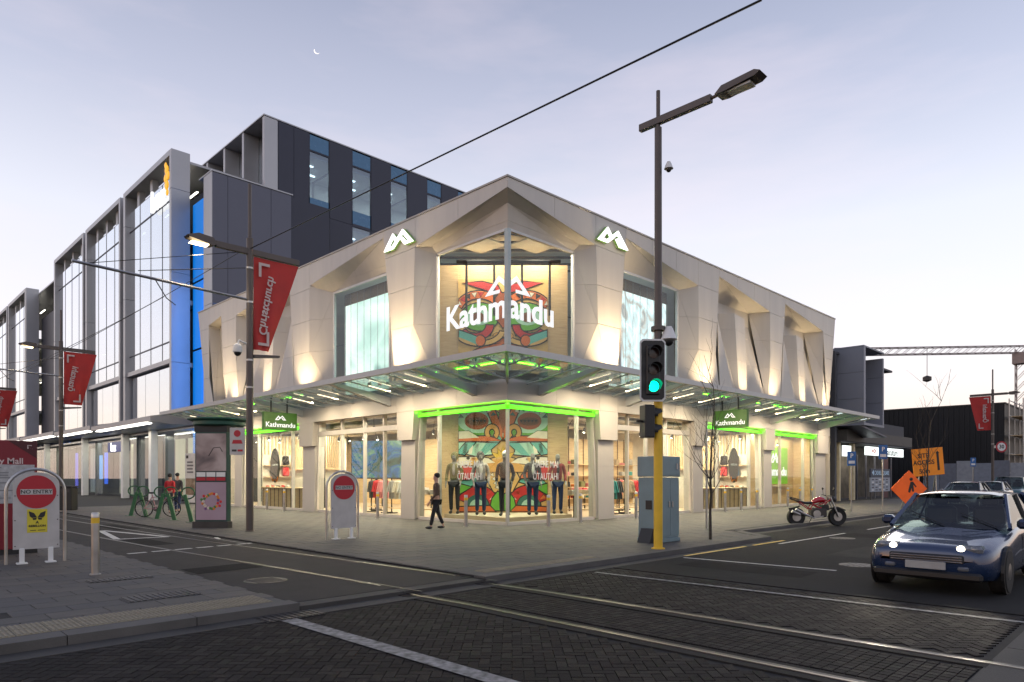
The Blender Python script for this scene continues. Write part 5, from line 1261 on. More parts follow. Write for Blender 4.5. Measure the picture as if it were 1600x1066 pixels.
# ------------------------------------------------------------------ lamps, banners, tram wires
M_flag = mat('banner_red', (.50, .035, .03), .7, var=.12, scale=1.5, bump=.1, bscale=6)
M_flagt = mat('banner_print', (.62, .50, .47), .7)
def flag_mesh(w_, h, taper):
    b = MB(); n, m = 12, 20; vs = []
    for j in range(m + 1):
        t = j / m
        for i in range(n + 1):
            s_ = i / n; x = s_ * w_ * (1 - taper * t); vs.append((x, .05 * math.sin(s_ * 5 + t * 3) * (t * .8 + .2) + .03 * math.sin(s_ * 11 - t * 4) * t, -t * h - .12 * s_ * t * 0))
    b.add(vs, [(j * (n + 1) + i, j * (n + 1) + i + 1, (j + 1) * (n + 1) + i + 1, (j + 1) * (n + 1) + i) for j in range(m) for i in range(n)])
    return b
def banner(txt, label, loc, rz, w_, h, taper, mirror, size):
    t = thing('street_banner', label, 'banner', loc, rz, 'red street banners')
    flag_mesh(w_, h, taper).build('cloth', M_flag, t, True)
    for s_ in (1, -1):
        me = text_mesh(txt, size, .003, .008)
        for v in me.vertices: tx, ty, tz = v.co; v.co = ((ty if mirror else -ty), tz, tx)
        o = mesh_obj('banner_lettering', me, M_flagt, t); o.location = (w_ * .26, -.09 * s_, -h * .51); o.rotation_euler = (0, R(10) if mirror else 0, 0)
        for (x0, z0, dx, dz) in ((w_ * .08, -.16, 1, -1), (w_ * (1 - taper) * .9, -h + .14, -1, 1)):
            yy = -.09 * s_
            b = MB().prism([(x0, z0), (x0 + dx * .34, z0), (x0 + dx * .34, z0 + dz * .08), (x0 + dx * .08, z0 + dz * .08), (x0 + dx * .08, z0 + dz * .42), (x0, z0 + dz * .42)], yy - .003, yy + .003, 'y'); b.build('corner_mark', M_flagt, t)
    return t
def lamp_post(loc, rz, label, tramarm=True, lit=True):
    t = thing('street_lamp', label, 'street lamp', loc, rz, 'bronze street lamps')
    MB().lathe([(.13, 0), (.13, .02), (.105, .03), (.095, 8.6), (.05, 8.62), (.05, 10.2), (.03, 10.22)], 14).build('pole', M_bronze, t, True)
    for z in (4.2, 5.0, 6.7, 7.7): MB().lathe([(.11, z), (.11, z + .05)], 14).build('band', M_steel, t, True)
    MB().bbox(-1.0, 1.55, -.06, .06, 8.12, 8.3, .01).build('arm', M_bronze, t)
    MB().prism([(-1.0, 8.16), (-1.12, 8.1), (-1.75, 8.2), (-1.8, 8.25), (-1.5, 8.36), (-1.1, 8.32)], -.16, .16, 'y').build('lamp_head', M_bronze, t)
    MB().box(-1.68, -1.22, -.12, .12, 8.085, 8.115).build('lamp_glass', emis('lamp_lit', (1, .78, .45), 9) if lit else M_duct, t)
    if lit: l = lamp('SPOT', 'street_lamp_light', (-1.45, 0, 8.05), 350, (1, .80, .52), .2, spot=R(130), blend=.7); l.parent = t
    if tramarm:
        MB().tube([(-.1, 0, 6.8), (-4.5, 0, 6.95)], .04, 8).build('tram_arm', M_steel, t); MB().tube([(-.1, 0, 7.72), (-3.0, 0, 7.02)], .012, 5).build('stay', M_dark, t); MB().tube([(-2.6, 0, 6.9), (-2.2, .3, 6.5), (-1.9, .5, 6.4)], .015, 5).build('wire_hanger', M_dark, t)
        MB().prism([(.1, 5.1), (.9, 5.2), (.9, 5.26), (.1, 5.2)], -.08, .08, 'y').build('side_light', M_bronze, t)
    return t
LMP = [(-6.83, 3.87), (-7.1, 25.65), (-7.1, 47.4)]
lb = ['beside the poster pillar at the mall mouth', 'further along the mall, past the bike stands', 'far along the mall by the bank']
for i, (x, y) in enumerate(LMP): lamp_post((x, y, 0), 0, 'bronze street lamp with lit head, %s' % lb[i])
banner('Christchurch', 'red banner reading Christchurch on the lamp by the poster pillar', (LMP[0][0] + .12, LMP[0][1], 8.10), 0, 1.42, 2.75, .66, True, .34)
banner('\u014dtautahi', 'red banner reading Otautahi on the lamp past the bike stands', (LMP[1][0] + .12, LMP[1][1], 8.10), 0, 1.5, 2.75, .45, True, .40)
banner('Christchurch', 'red banner on the farthest mall lamp, by the bank', (LMP[2][0] + .12, LMP[2][1], 8.10), 0, 1.5, 2.75, .4, True, .34)
# dome camera on the near mall lamp
dc = thing('security_camera', 'white dome security camera on the mall lamp beside the poster pillar', 'camera', (LMP[0][0], LMP[0][1], 5.35))
cdir = Vector((-S2, S2 * .2, 0)).normalized()
MB().tube([(-.1, 0, .15), (-.32, 0, .22), (-.36, 0, .1)], .03, 8).build('bracket', M_white, dc); MB().lathe([(.05, .12), (.12, .06), (.14, -.1), (.13, -.14)], 14, (-.36, 0, 0)).build('housing', M_white, dc, True); MB().sphere((-.36, 0, -.15), .10, 12, 8).build('dome', M_black, dc, True)
# overhead tram wires
def wire(p, q, sag=.15, r_=.012, name='tram_wire', label=''):
    p, q = Vector(p), Vector(q); pts = [p.lerp(q, i / 12) - Vector((0, 0, sag * 4 * (i / 12) * (1 - i / 12))) for i in range(13)]
    return tag(MB().tube(pts, r_, 5).build(name, M_black), label, 'wire')
wire((-8.8, -45, 6.2), (-9.4, 3.87, 6.5), .2, .010, label='thin overhead tram wire running out over the tram rails') if False else None
wire((-9.2, 3.87, 6.45), (-9.6, 25.65, 6.45), .1, .011, label='overhead tram wire between the near and middle mall lamps')
wire((-9.6, 25.65, 6.45), (-9.6, 47.4, 6.45), .1, .011, label='overhead tram wire between the middle and far mall lamps')
sp0 = hit(395, 388, 1, 3.87); wire((LMP[0][0], LMP[0][1], 8.3), hit(1190, 0, 1, -12.0), .0, .016, 'span_wire', 'long black span wire rising from the mall lamp across the sky')
wire((LMP[0][0] - 4.2, LMP[0][1], 6.95), (LMP[0][0] - .1, LMP[0][1], 8.2), .0, .010, 'stay_wire', 'thin stay wire above the tram arm on the lamp by the poster pillar')
wire((LMP[0][0] - .1, LMP[0][1], 8.3), (LMP[1][0] - 1.5, LMP[1][1], 6.9), .1, .011, 'span_wire', 'sloping span wire between the two nearer mall lamps')
# main lamp on the street corner with traffic signals
tl = thing('signal_pole', 'tall bronze lamp pole with yellow lower half and traffic signals at the corner', 'lamp post', (-2.55, -7.35, 0))
MB().lathe([(.15, 0), (.15, .02), (.1, .03), (.1, 3.3), (.0001, 3.3)], 16).build('yellow_sleeve', M_yel, tl, True); MB().lathe([(.088, 3.3), (.08, 9.35), (.045, 9.37), (.045, 10.17), (.02, 10.18)], 16).build('pole', M_bronze, tl, True)
MB().bbox(-.06, .06, -1.3, .48, 9.42, 9.58, .01).build('arm', M_bronze, tl); MB().tube([(0, -1.25, 9.5), (0, -1.55, 9.52)], .035, 8).build('spigot', M_bronze, tl)
MB().prism([(-1.45, 9.46), (-1.62, 9.44), (-2.32, 9.50), (-2.42, 9.56), (-2.3, 9.62), (-1.6, 9.58)], -.17, .17, 'x').build('lamp_head', M_bronze, tl); MB().box(-.12, .12, -2.2, -1.7, 9.425, 9.468).build('lamp_glass', M_duct, tl)
MB().lathe([(.16, 4.84), (.16, 4.93), (.10, 4.94)], 16).build('collar', M_bronze, tl, True)
for z, nm in ((8.45, 'small'), (4.7, 'large')):
    c = thing('security_camera', 'white dome camera %s on the corner signal pole' % ('high up' if z > 6 else 'just above the traffic signal'), 'camera', (-2.55 + .06, -7.35 - .12, z)); k = .6 if z > 6 else 1.1
    MB().lathe([(.06 * k, .2 * k), (.11 * k, .1 * k), (.15 * k, -.02 * k), (.17 * k, -.06 * k), (.13 * k, -.08 * k)], 14, (.05, -.08, 0)).build('housing', M_white, c, True); MB().sphere((.05, -.08, -.09 * k), .1 * k, 12, 8).build('dome', M_black, c, True)
def signal(loc, rz, n, lit, label, board=True):
    t = thing('traffic_signal', label, 'traffic signal', loc, rz)
    h = .36 * n
    if board: MB().prism([(x * .285, z) for x, z in ((-1, -.07), (-.8, -.14), (.8, -.14), (1, -.07), (1, h + .07), (.8, h + .14), (-.8, h + .14), (-1, h + .07))], .02, .035, 'y').build('white_border', M_white, t); 
    if board: MB().prism([(x * .25, z) for x, z in ((-1, -.05), (-.8, -.10), (.8, -.10), (1, -.05), (1, h + .05), (.8, h + .10), (-.8, h + .10), (-1, h + .05))], .0, .02, 'y').build('backboard', M_black, t)
    MB().bbox(-.15, .15, -.12 if not board else -.05, .12, 0, h, .02).build('housing', M_black, t)
    for i in range(n):
        z = .18 + i * .36; on = (i == lit)
        MB().lathe([(.0001, -.072), (.118, -.062), (.118, -.05)], 16, (0, 0, z), 'y').build('lens', emis('signal_green', (.0, 1, .45), 4) if on else mat('lens_off', (.03, .008, .006), .2), t, True)
        vz = MB(); pts = []
        for k_ in range(13):
            a = R(-30 + 240 * k_ / 12); pts.append((math.cos(a) * .135, math.sin(a) * .135))
        vs = [(x, -.06, zz + z) for x, zz in pts] + [(x, -.30 if zz > -.02 else -.2, zz + z) for x, zz in pts]; vz.add(vs, [(k_, k_ + 1, 14 + k_, 13 + k_) for k_ in range(12)]); o = vz.build('visor', M_black, t, True)
    MB().tube([(0, .1, h * .5), (0, .25, h * .5)], .03, 6).build('bracket', M_black, t)
    return t
signal((-2.55 - .36, -7.35 - .10, 3.38), R(-42), 3, 0, 'three-aspect traffic signal with white-edged backboard showing green')
signal((-2.55 - .25, -7.35 + .12, 2.46), R(60), 2, -1, 'black two-aspect signal with deep visors, turned to the side street', False)
# control cabinet
cb = thing('control_cabinet', 'blue-grey roadside control cabinet behind the yellow pole', 'cabinet', (-.98, -6.35, 0), R(0))
M_cab = mat('cabinet_paint', (.17, .25, .28), .42, metal=.2, var=.1, scale=2.5)
MB().bbox(-.44, .44, -.34, .34, 0, .1, .01).build('plinth', M_cab, cb); MB().bbox(-.42, .42, -.32, .32, .1, 1.58, .012).build('body', M_cab, cb); MB().bbox(-.44, .44, -.34, .34, 1.60, 2.1, .015).build('top_box', M_cab, cb)
MB().bbox(-.40, -.005, -.334, -.322, .16, 1.53, .004).build('door', M_cab, cb); MB().bbox(.005, .40, -.334, -.322, .16, 1.53, .004).build('door', M_cab, cb); MB().bbox(-.434, -.422, -.29, .29, .16, 1.53, .004).build('side_door', M_cab, cb); MB().bbox(-.40, .40, -.352, -.342, 1.64, 2.06, .004).build('door', M_cab, cb)
for p in ((-.06, -.345, .85), (.08, -.345, .85), (.25, -.362, 1.78)): MB().bbox(p[0] - .02, p[0] + .02, p[1] - .014, p[1] + .014, p[2], p[2] + .15, .008).build('handle', M_steel, cb)
MB().bbox(-.45, -.436, -.09, .09, .8, 1.02, .005).build('handle', M_black, cb); MB().prism([(-.72, 0), (-.45, 0), (-.45, .34), (-.55, .34)], -.2, .15, 'y').build('pedestal_box', M_black, cb)
# hanging name signs under the canopy
def blade(loc, rz, label):
    t = thing('hanging_sign', label, 'sign', loc, rz, 'green hanging shop signs')
    MB().bbox(-.78, .78, -.09, .09, -.77, 0, .012).build('sign_box', mat('sign_green', (.035, .10, .012), .45, emit=(.05, .17, .012), estr=.25), t)
    for s_ in (1, -1):
        ro = (R(90), 0, 0) if s_ > 0 else (R(90), 0, PI)
        text('sign_lettering', 'Kathmandu', M_let, t, (0, -.095 * s_, -.55), ro, .30, .004, .004)
        b = peak_mesh(.004); b.xf(Matrix.Scale(.26, 4, (1, 0, 0)) @ Matrix.Scale(.22, 4, (0, 0, 1))); o = b.build('peak_mark', M_let, t); o.location = (0, -.095 * s_, -.34)
    for x in (-.4, .35): MB().box(x - .025, x + .025, -.025, .025, 0, .62).build('drop_rod', M_dark, t)
pL = hit(437, 645, 0, -1.55); blade((-1.55, pL.y, pL.z), 0, 'green hanging Kathmandu sign under the canopy on the mall side'); pR = hit(1142, 641, 1, -1.55); blade((pR.x, -1.55, pR.z), R(-90), 'green hanging Kathmandu sign under the canopy on the street side')

# ------------------------------------------------------------------ bollards
def bollard_proto():
    t = thing('bollard', '', 'bollard', group='steel bollards with yellow bands')
    MB().lathe([(.085, 0), (.085, .015), (.06, .02), (.06, .84), (.0001, .84)], 14).build('post', M_steel, t, True); MB().lathe([(.0615, .84), (.0615, .93), (.0001, .93)], 14).build('yellow_band', M_yel, t, True); MB().lathe([(.06, .931), (.06, 1.0), (.05, 1.015), (.0001, 1.015)], 14).build('cap', M_steel, t, True)
    return t
b0 = bollard_proto(); first = True
BL = [((-12.11 * K, -2.98 * K), 'standing alone at the mall kerb near the no-entry sign'), (G(728, 823)[:2], 'in front of the left pane of the corner window'), (G(857, 823)[:2], 'in front of the right pane of the corner window'), (hit(907, 780, 1, -.65)[:2], 'beside the first column on the street side'), (hit(994, 780, 1, -.6)[:2], 'outside the street entrance'), (hit(590, 780, 0, -.7)[:2], 'outside the mall entrance'), (hit(444, 780, 0, -.65)[:2], 'before the mall-side slatted display, nearer the column'), (hit(417, 780, 0, -.65)[:2], 'before the mall-side slatted display, nearer the poster pillar')]
BL += [(hit(p, 780, 1, -.6)[:2], 'outside the street-side slatted window, ' + q) for p, q in ((1133, 'nearest the small tree'), (1158, 'middle of three'), (1183, 'nearest the last column'))] + [(hit(p, 780, 1, -.6)[:2], 'outside the green name panel window, ' + q) for p, q in ((1231, 'first past the column'), (1250, 'behind the motorcycle seat'), (1269, 'last of the row'))]
for xy, d in BL:
    lab = 'steel bollard with yellow band ' + d
    if first: b0.location = (*xy, 0); b0['label'] = lab; first = False
    else: copy_tree(b0, None, (*xy, 0), 0, lab)
# ------------------------------------------------------------------ no-entry boards
M_signr = mat('sign_red_paint', (.42, .012, .025), .45, var=.06); M_board = mat('board_white', (.48, .46, .44), .5, var=.1, scale=4)
def noentry(loc, rz, label, sticker):
    t = thing('no_entry_sign', label, 'sign', loc, rz, 'no entry boards at the mall mouth')
    w_ = .355
    pts = [(-w_, .27), (w_, .27), (w_, 1.46)] + [(w_ * math.cos(R(a)), 1.46 + .22 * math.sin(R(a))) for a in range(15, 180, 15)] + [(-w_, 1.46)]
    MB().prism(pts, -.02, .02, 'y').build('board', M_board, t)
    MB().lathe([(.0001, -.026), (.306, -.026), (.306, -.021)], 32, (0, 0, 1.32), 'y').build('red_disc', M_signr, t); MB().box(-.245, .245, -.030, -.0265, 1.27, 1.37).build('bar', M_board, t)
    text('lettering', 'NO ENTRY', M_black, t, (0, -.032, 1.32), (R(90), 0, 0), .098, .001, .001)
    hoop = [(-.45, .06, 0), (-.45, .06, 1.32)] + [(.45 * math.cos(R(a)), .06, 1.32 + .42 * math.sin(R(a))) for a in range(170, 5, -10)] + [(.45, .06, 1.32), (.45, .06, 0)]
    MB().tube(hoop, .028, 8).build('hoop', M_steel, t, True)
    for x in (-.22, .22): MB().bbox(x - .04, x + .04, -.03, .03, .02, .29, .01).build('leg', M_white, t); MB().bbox(x - .085, x + .085, -.08, .08, 0, .025, .005).build('foot', M_white, t)
    for x in (-.325, .325):
        for z in (.33, .8, 1.25): MB().lathe([(.011, -.026), (.011, -.02)], 8, (x, 0, z), 'y').build('bolt', M_dark, t)
    if sticker:
        cx = .01; MB().box(cx - .155, cx + .155, -.0245, -.0205, .57, 1.0).build('sticker', mat('sticker_yellow', (.62, .52, .04), .6), t)
        for sx in (-1, 1):
            MB().prism([(cx + sx * .005, .85), (cx + sx * .05, .93), (cx + sx * .13, .965), (cx + sx * .115, .87), (cx + sx * .08, .84)], -.027, -.025, 'y').build('butterfly_wing', M_black, t); MB().prism([(cx + sx * .005, .845), (cx + sx * .075, .835), (cx + sx * .065, .80), (cx + sx * .02, .805)], -.027, -.025, 'y').build('butterfly_wing', M_black, t)
        text('sticker_lettering', 'A', M_black, t, (cx, -.027, .755), (R(90), 0, 0), .07, .001, .002); text('sticker_lettering', 'REBELLION', M_black, t, (cx, -.027, .69), (R(90), 0, 0), .052, .001, .002)
        for x0, x1 in ((-.11, -.02), (.01, .12)): MB().box(cx + x0, cx + x1, -.027, -.0255, .605, .617).build('sticker_rule', M_black, t)
    return t
noentry(G(57, 880), R(-4), 'white no-entry board with red disc and yellow butterfly sticker, steel hoop round it', True)
noentry(G(537, 842), R(-3), 'white no-entry board with red disc and no sticker, outside the mall entrance', False)
# ------------------------------------------------------------------ mall directory, poster pillar, bike stands, bicycle
cm = thing('mall_sign', 'dark red City Mall directory board behind the no-entry sign', 'sign', G(57, 863) - Vector((.85, 0, 0)), R(0))
M_cmr = mat('mall_red', (.20, .008, .018), .5, var=.08)
MB().bbox(-.8, .85, -.08, .08, .1, 2.35, .01).build('board', M_cmr, cm); MB().box(-.75, .8, -.09, -.081, 1.05, 1.85).build('map_panel', mat('map_grey', (.40, .40, .40), .5, var=.2, scale=12), cm); MB().box(-.8, .85, -.1, .1, 0, .1).build('base', M_black, cm)
MB().prism([(.35, 2.345), (.845, 2.345), (.845, 1.98)], -.086, -.081, 'y').build('corner_flash', mat('dark_red', (.06, .004, .008), .5), cm)
text('lettering', 'City Mall', M_flagt, cm, (.30, -.085, 1.92), (R(90), 0, 0), .17, .002, .003); text('arrow_mark', '\u2196', M_flagt, cm, (.72, -.09, 2.22), (R(90), 0, 0), .16, .002, .003)
for i in range(14): MB().box(-.7, .2 + random.uniform(-.2, .3), -.093, -.0905, 1.10 + i * .052, 1.12 + i * .052).build('map_line', mat('map_ink', (.2, .2, .21), .6), cm)
for (z, c) in ((1.16, .6), (1.04, .6)): MB().lathe([(.0001, -.004), (.035, -.004), (.035, 0)], 12, (.72, -.091, z), 'y').build('red_dot', M_signr, cm)
kp = G(343, 823); ki = thing('poster_pillar', 'advertising pillar with green cap and two posters on its front', 'pillar', kp, R(-45))
tri = [(-.55, -.55), (.47, -.55), (.55, -.42), (.12, .55), (-.12, .55), (-.62, -.42)]
MB().prism([(x * 1.08, y * 1.08) for x, y in tri], 0, .2).build('base', M_dark, ki); MB().prism([(x * .96, y * .96) for x, y in tri], .2, 3.0).build('core', mat('pillar_green', (.02, .06, .05), .4), ki); MB().prism([(x * 1.0, y * 1.0) for x, y in tri], 3.0, 3.2).build('sign_band', M_black, ki)
MB().lathe([(.72, 3.2), (.78, 3.24), (.78, 3.34), (.95, 3.40), (.95, 3.44), (.1, 3.46)], 20).build('cap', mat('cap_green', (.01, .09, .065), .45), ki, True)
def poster(z0, z1, m, nm, dx=0): return MB().box(-.50, .44, -.556, -.545, z0, z1).build(nm, m, ki)
poster(1.78, 2.95, picture('pink_photo', [(.06, .04, .045), (.22, .15, .15), (.36, .27, .27), (.42, .33, .34)], 1.1, .5, 4, .6), 'upper_poster'); poster(1.45, 1.77, mat('strip_dark', (.04, .05, .05), .5), 'event_strip')
for i in range(3): MB().box(-.48 + i * .31, -.2 + i * .31, -.561, -.557, 1.60, 1.74).build('event_card', M_white, ki); MB().box(-.48 + i * .31, -.2 + i * .31, -.561, -.557, 1.48, 1.58).build('event_card', M_signr, ki)
poster(.25, 1.43, picture('mauve_poster', [(.20, .12, .16), (.30, .19, .25), (.34, .23, .30)], .8, .45, 6, .4), 'lower_poster')
for i in range(26):
    a = i * 2 * PI / 26; r_ = .26 + random.uniform(-.05, .05); MB().sphere((-.03 + r_ * math.cos(a), -.559, .82 + r_ * math.sin(a) * .9), .045, 6, 4, (1, .08, 1)).build('flower_print', CL[random.choice(('red', 'orange', 'green', 'cream', 'purple'))], ki)
MB().tube([(-.1, -.56, 2.25), (.05, -.56, 2.5), (.25, -.56, 2.52), (.33, -.56, 2.38)], .012, 5).build('curved_line', M_black, ki)
sd = MB(); sd.add([(-.622, -.40, .3), (-.555, -.545, .3), (-.555, -.545, 2.95), (-.622, -.40, 2.95)], [(0, 1, 2, 3)]); sd.build('side_poster', picture('teal_poster', [(.01, .03, .05), (.02, .12, .18), (.3, .1, .05)], 2, .5, 8), ki)
ps = thing('small_sign', 'small white parking-restriction sign fixed to the mall lamp', 'sign', (LMP[0][0], LMP[0][1], 2.62), R(-45)); MB().box(-.58, -.14, -.02, .0, -.38, .42).build('plate', M_board, ps); MB().lathe([(.0001, -.024), (.10, -.024), (.10, -.021)], 16, (-.36, 0, .25), 'y').build('red_ring', M_signr, ps); MB().box(-.52, -.38, -.024, -.021, -.28, -.22).build('print_line', M_dark, ps); MB().box(-.35, -.2, -.024, -.021, -.28, -.22).build('print_line', M_signr, ps); MB().prism([(-.52, -.05), (-.2, -.05), (-.24, .06), (-.48, .06)], -.024, -.021, 'y').build('tram_mark', M_signr, ps); MB().tube([(-.1, -.01, .2), (.0, -.01, .2)], .02, 5).build('clamp', M_steel, ps)
M_rkg = mat('stand_green', (.03, .12, .05), .4, metal=.3, var=.1)
def bike_stand(loc, rz, label):
    t = thing('bike_stand', label, 'bike stand', loc, rz, 'green loop bike stands'); MB().prism([(-.09, 0), (.05, 0), (.28, .95), (.17, .98)], -.03, .03, 'y').build('leaning_post', M_rkg, t)
    MB().tube([(.12 + .24 * math.cos(a * PI / 9), 0, 1.02 + .2 * math.sin(a * PI / 9)) for a in range(18)], .026, 8, closed=True).build('loop', M_rkg, t, True); MB().box(-.2, .16, -.08, .08, -.0, .012).build('foot_plate', M_rkg, t)
for i, (px, py, a, d) in enumerate(((205, 806, 0, 'nearest the bank entrance'), (228, 808, 180, 'second from the bank, by the rear bicycle wheel'), (246, 811, 0, 'in the middle, against the bicycle frame'), (272, 813, 180, 'by the front bicycle wheel'), (299, 816, 180, 'nearest the poster pillar'))): bike_stand(G(px, py), R(-45 + a), 'green leaning bike stand with round loop, ' + d)
bk = thing('bicycle', 'pink and black bicycle locked to the green bike stands', 'bicycle', G(243, 809) + Vector((.2, .35, 0)), R(-38))
for x in (-.52, .52):
    wh = MB().tube([(x + .33 * math.cos(a * PI / 14), 0, .35 + .33 * math.sin(a * PI / 14)) for a in range(28)], .02, 6, closed=True).build('wheel', M_rubber, bk, True)
    sp_ = MB()
    for a in range(10): sp_.tube([(x, 0, .35), (x + .32 * math.cos(a * PI / 5), 0, .35 + .32 * math.sin(a * PI / 5))], .004, 4)
    sp_.build('spokes', M_steel, wh)
M_bkp = mat('bike_pink', (.42, .22, .24), .4, metal=.2); fr = MB()
for p, q in (((-.52, .35), (-.08, .32)), ((-.52, .35), (-.2, .82)), ((-.08, .32), (-.22, .9)), ((-.08, .32), (.36, .8)), ((-.2, .78), (.36, .85)), ((.36, .92), (.52, .35))): fr.tube([(p[0], 0, p[1]), (q[0], 0, q[1])], .018, 6)
fr.build('frame', M_bkp, bk, True); MB().sphere((-.24, 0, .96), .11, 10, 6, (1.3, .7, .35)).build('saddle', M_black, bk, True); MB().tube([(.28, -.28, 1.0), (.36, -.1, 1.02), (.36, .1, 1.02), (.28, .28, 1.0)], .014, 6).build('handlebar', M_black, bk, True); MB().tube([(.36, 0, .9), (.36, 0, 1.02)], .016, 6).build('stem', M_black, bk); MB().lathe([(.09, -.01), (.09, .01)], 14, (-.08, 0, .32), 'y').build('chainring', M_dark, bk); MB().tube([(-.08, -.05, .32), (-.02, -.06, .16)], .012, 5).build('crank', M_dark, bk)
bn = thing('litter_bin', 'dark litter bin beside the mall carriageway', 'bin', G(107, 797), R(-45)); MB().bbox(-.3, .3, -.25, .25, 0, 1.1, .03).build('body', M_black, bn); MB().bbox(-.33, .33, -.28, .28, 1.1, 1.16, .02).build('lid', M_dark, bn); MB().box(-.2, .2, -.256, -.251, .85, 1.0).build('slot', M_dark, bn)
# ------------------------------------------------------------------ people (they moved during the exposure; shown standing)
figure('person', 'person in red jacket and dark trousers walking by the bike stands', 'person', G(283, 806) + Vector((.3, 2.2, 0)), R(140), 1.72, M_skin, CL['red'], CL['charcoal'], hair=CL['black'], stride=.7)
figure('person', 'person in dark jacket and jeans walking past the poster pillar', 'person', G(300, 806) + Vector((.6, 3.4, 0)), R(150), 1.76, M_skin, CL['charcoal'], CL['navy'], hair=CL['black'], stride=.6)
figure('person', 'person in brown jacket and dark trousers walking close by the corner window', 'person', G(682, 826), R(-120), 1.70, M_skin, mat('cloth_brown', (.09, .055, .04), .85, bump=.2), CL['black'], hair=CL['black'], stride=.6)
# ------------------------------------------------------------------ signs along the street
def psign(px, X, label, top=2.9, col=(.02, .12, .35)):
    p = hit(px, 800, 0, X); t = thing('parking_sign', label, 'sign', (p.x, p.y, 0), R(-45), 'blue parking signs'); MB().tube([(0, 0, 0), (0, 0, top)], .03, 8).build('post', M_steel, t); MB().bbox(-.2, .2, -.05, -.03, top - .65, top, .005).build('plate', mat('park_blue', col, .4), t); text('lettering', 'P', M_white, t, (0, -.053, top - .2), (R(90), 0, 0), .28, .001, .006); MB().box(-.14, .14, -.053, -.0505, top - .55, top - .42).build('time_panel', M_white, t)
psign(1330, 17.5, 'blue parking sign on a thin post by the grey shop wall', 2.75); psign(1379, 18.5, 'taller blue parking sign before the lit shop sign', 3.05, (.05, .22, .36)); psign(1520, 44, 'blue parking sign among the parked cars', 3.0)
gp_ = thing('sign_post', 'thin galvanised post on the footpath beside the small tree', 'post', hit(1104, 826, 2, 0)); MB().tube([(0, 0, 0), (0, 0, 3.3)], .035, 8).build('post', M_steel, gp_); MB().lathe([(.0355, 3.28), (.0355, 3.3)], 8).build('cap', M_dark, gp_)
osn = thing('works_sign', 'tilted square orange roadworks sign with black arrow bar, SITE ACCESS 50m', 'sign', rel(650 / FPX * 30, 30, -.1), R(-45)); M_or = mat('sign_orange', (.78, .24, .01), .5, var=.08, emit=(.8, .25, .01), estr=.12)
o = MB().bbox(-.68, .68, -.02, .02, -.6, .6, .01).build('plate', M_or, osn); o.location = (0, 0, 2.35); o.rotation_euler = (0, R(-5), 0)
for i, t_ in enumerate(('SITE', 'ACCESS', '50m')): text('lettering', t_, M_black, o, (-.2, -.024, .28 - i * .30 - (.08 if i == 2 else 0)), (R(90), 0, 0), .27, .002, .006)
MB().box(.38, .48, -.026, -.021, -.4, .35).build('arrow_bar', M_black, o); MB().prism([(.34, .35), (.52, .35), (.43, .46)], -.026, -.021, 'y').build('arrow_head', M_black, o)
for x in (-.45, .45): MB().tube([(x, .05, .0), (x * .8, .05, 1.9)], .025, 6).build('leg', M_steel, osn); MB().tube([(x, .65, .0), (x * .8, .05, 1.7)], .025, 6).build('brace', M_steel, osn)
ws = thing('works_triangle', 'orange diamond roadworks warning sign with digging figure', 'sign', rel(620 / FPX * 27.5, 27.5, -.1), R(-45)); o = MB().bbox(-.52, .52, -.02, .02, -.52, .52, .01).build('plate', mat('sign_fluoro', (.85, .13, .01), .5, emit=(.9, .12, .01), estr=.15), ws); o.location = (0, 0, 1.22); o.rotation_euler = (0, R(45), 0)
wk = MB().sphere((.08, -.03, 1.6), .07, 8, 6, (1, .2, 1)).build('worker_head', M_black, ws); MB().prism([(-.02, 1.2), (.06, 1.5), (.16, 1.5), (.3, 1.3), (.26, 1.27), (.17, 1.38), (.2, 1.1), (.12, 1.1), (.1, 1.25), (.04, 1.05), (-.04, 1.08)], -.026, -.021, 'y').build('worker_body', M_black, ws)
for x in (-.25, .25): MB().tube([(x, .3, 0), (x * .3, .03, 1.2)], .02, 6).build('leg', M_steel, ws)
l3 = lamp_post((50.5, -4.3, 0), R(-90 + 180), 'bronze street lamp far down the street with faded red banner and speed sign', False, False)
banner('\u014ctautahi', 'faded red banner on the far street lamp', (50.5, -4.3 + .12, 8.1), R(90), 1.5, 2.75, .4, False, .42)
ss = thing('speed_sign', 'round 30 speed limit sign on the far street lamp', 'sign', (50.5, -4.3, 4.0), R(-45)); MB().lathe([(.0001, -.02), (.45, -.02), (.45, .0)], 24, (.7, 0, 0), 'y').build('red_ring', M_signr, ss); MB().lathe([(.0001, -.026), (.33, -.026), (.33, -.021)], 24, (.7, 0, 0), 'y').build('white_face', M_white, ss); text('numerals', '30', M_black, ss, (.7, -.03, 0), (R(90), 0, 0), .42, .002, .01); MB().box(.0, .3, 0, .03, -.1, .1).build('clamp', M_steel, ss)
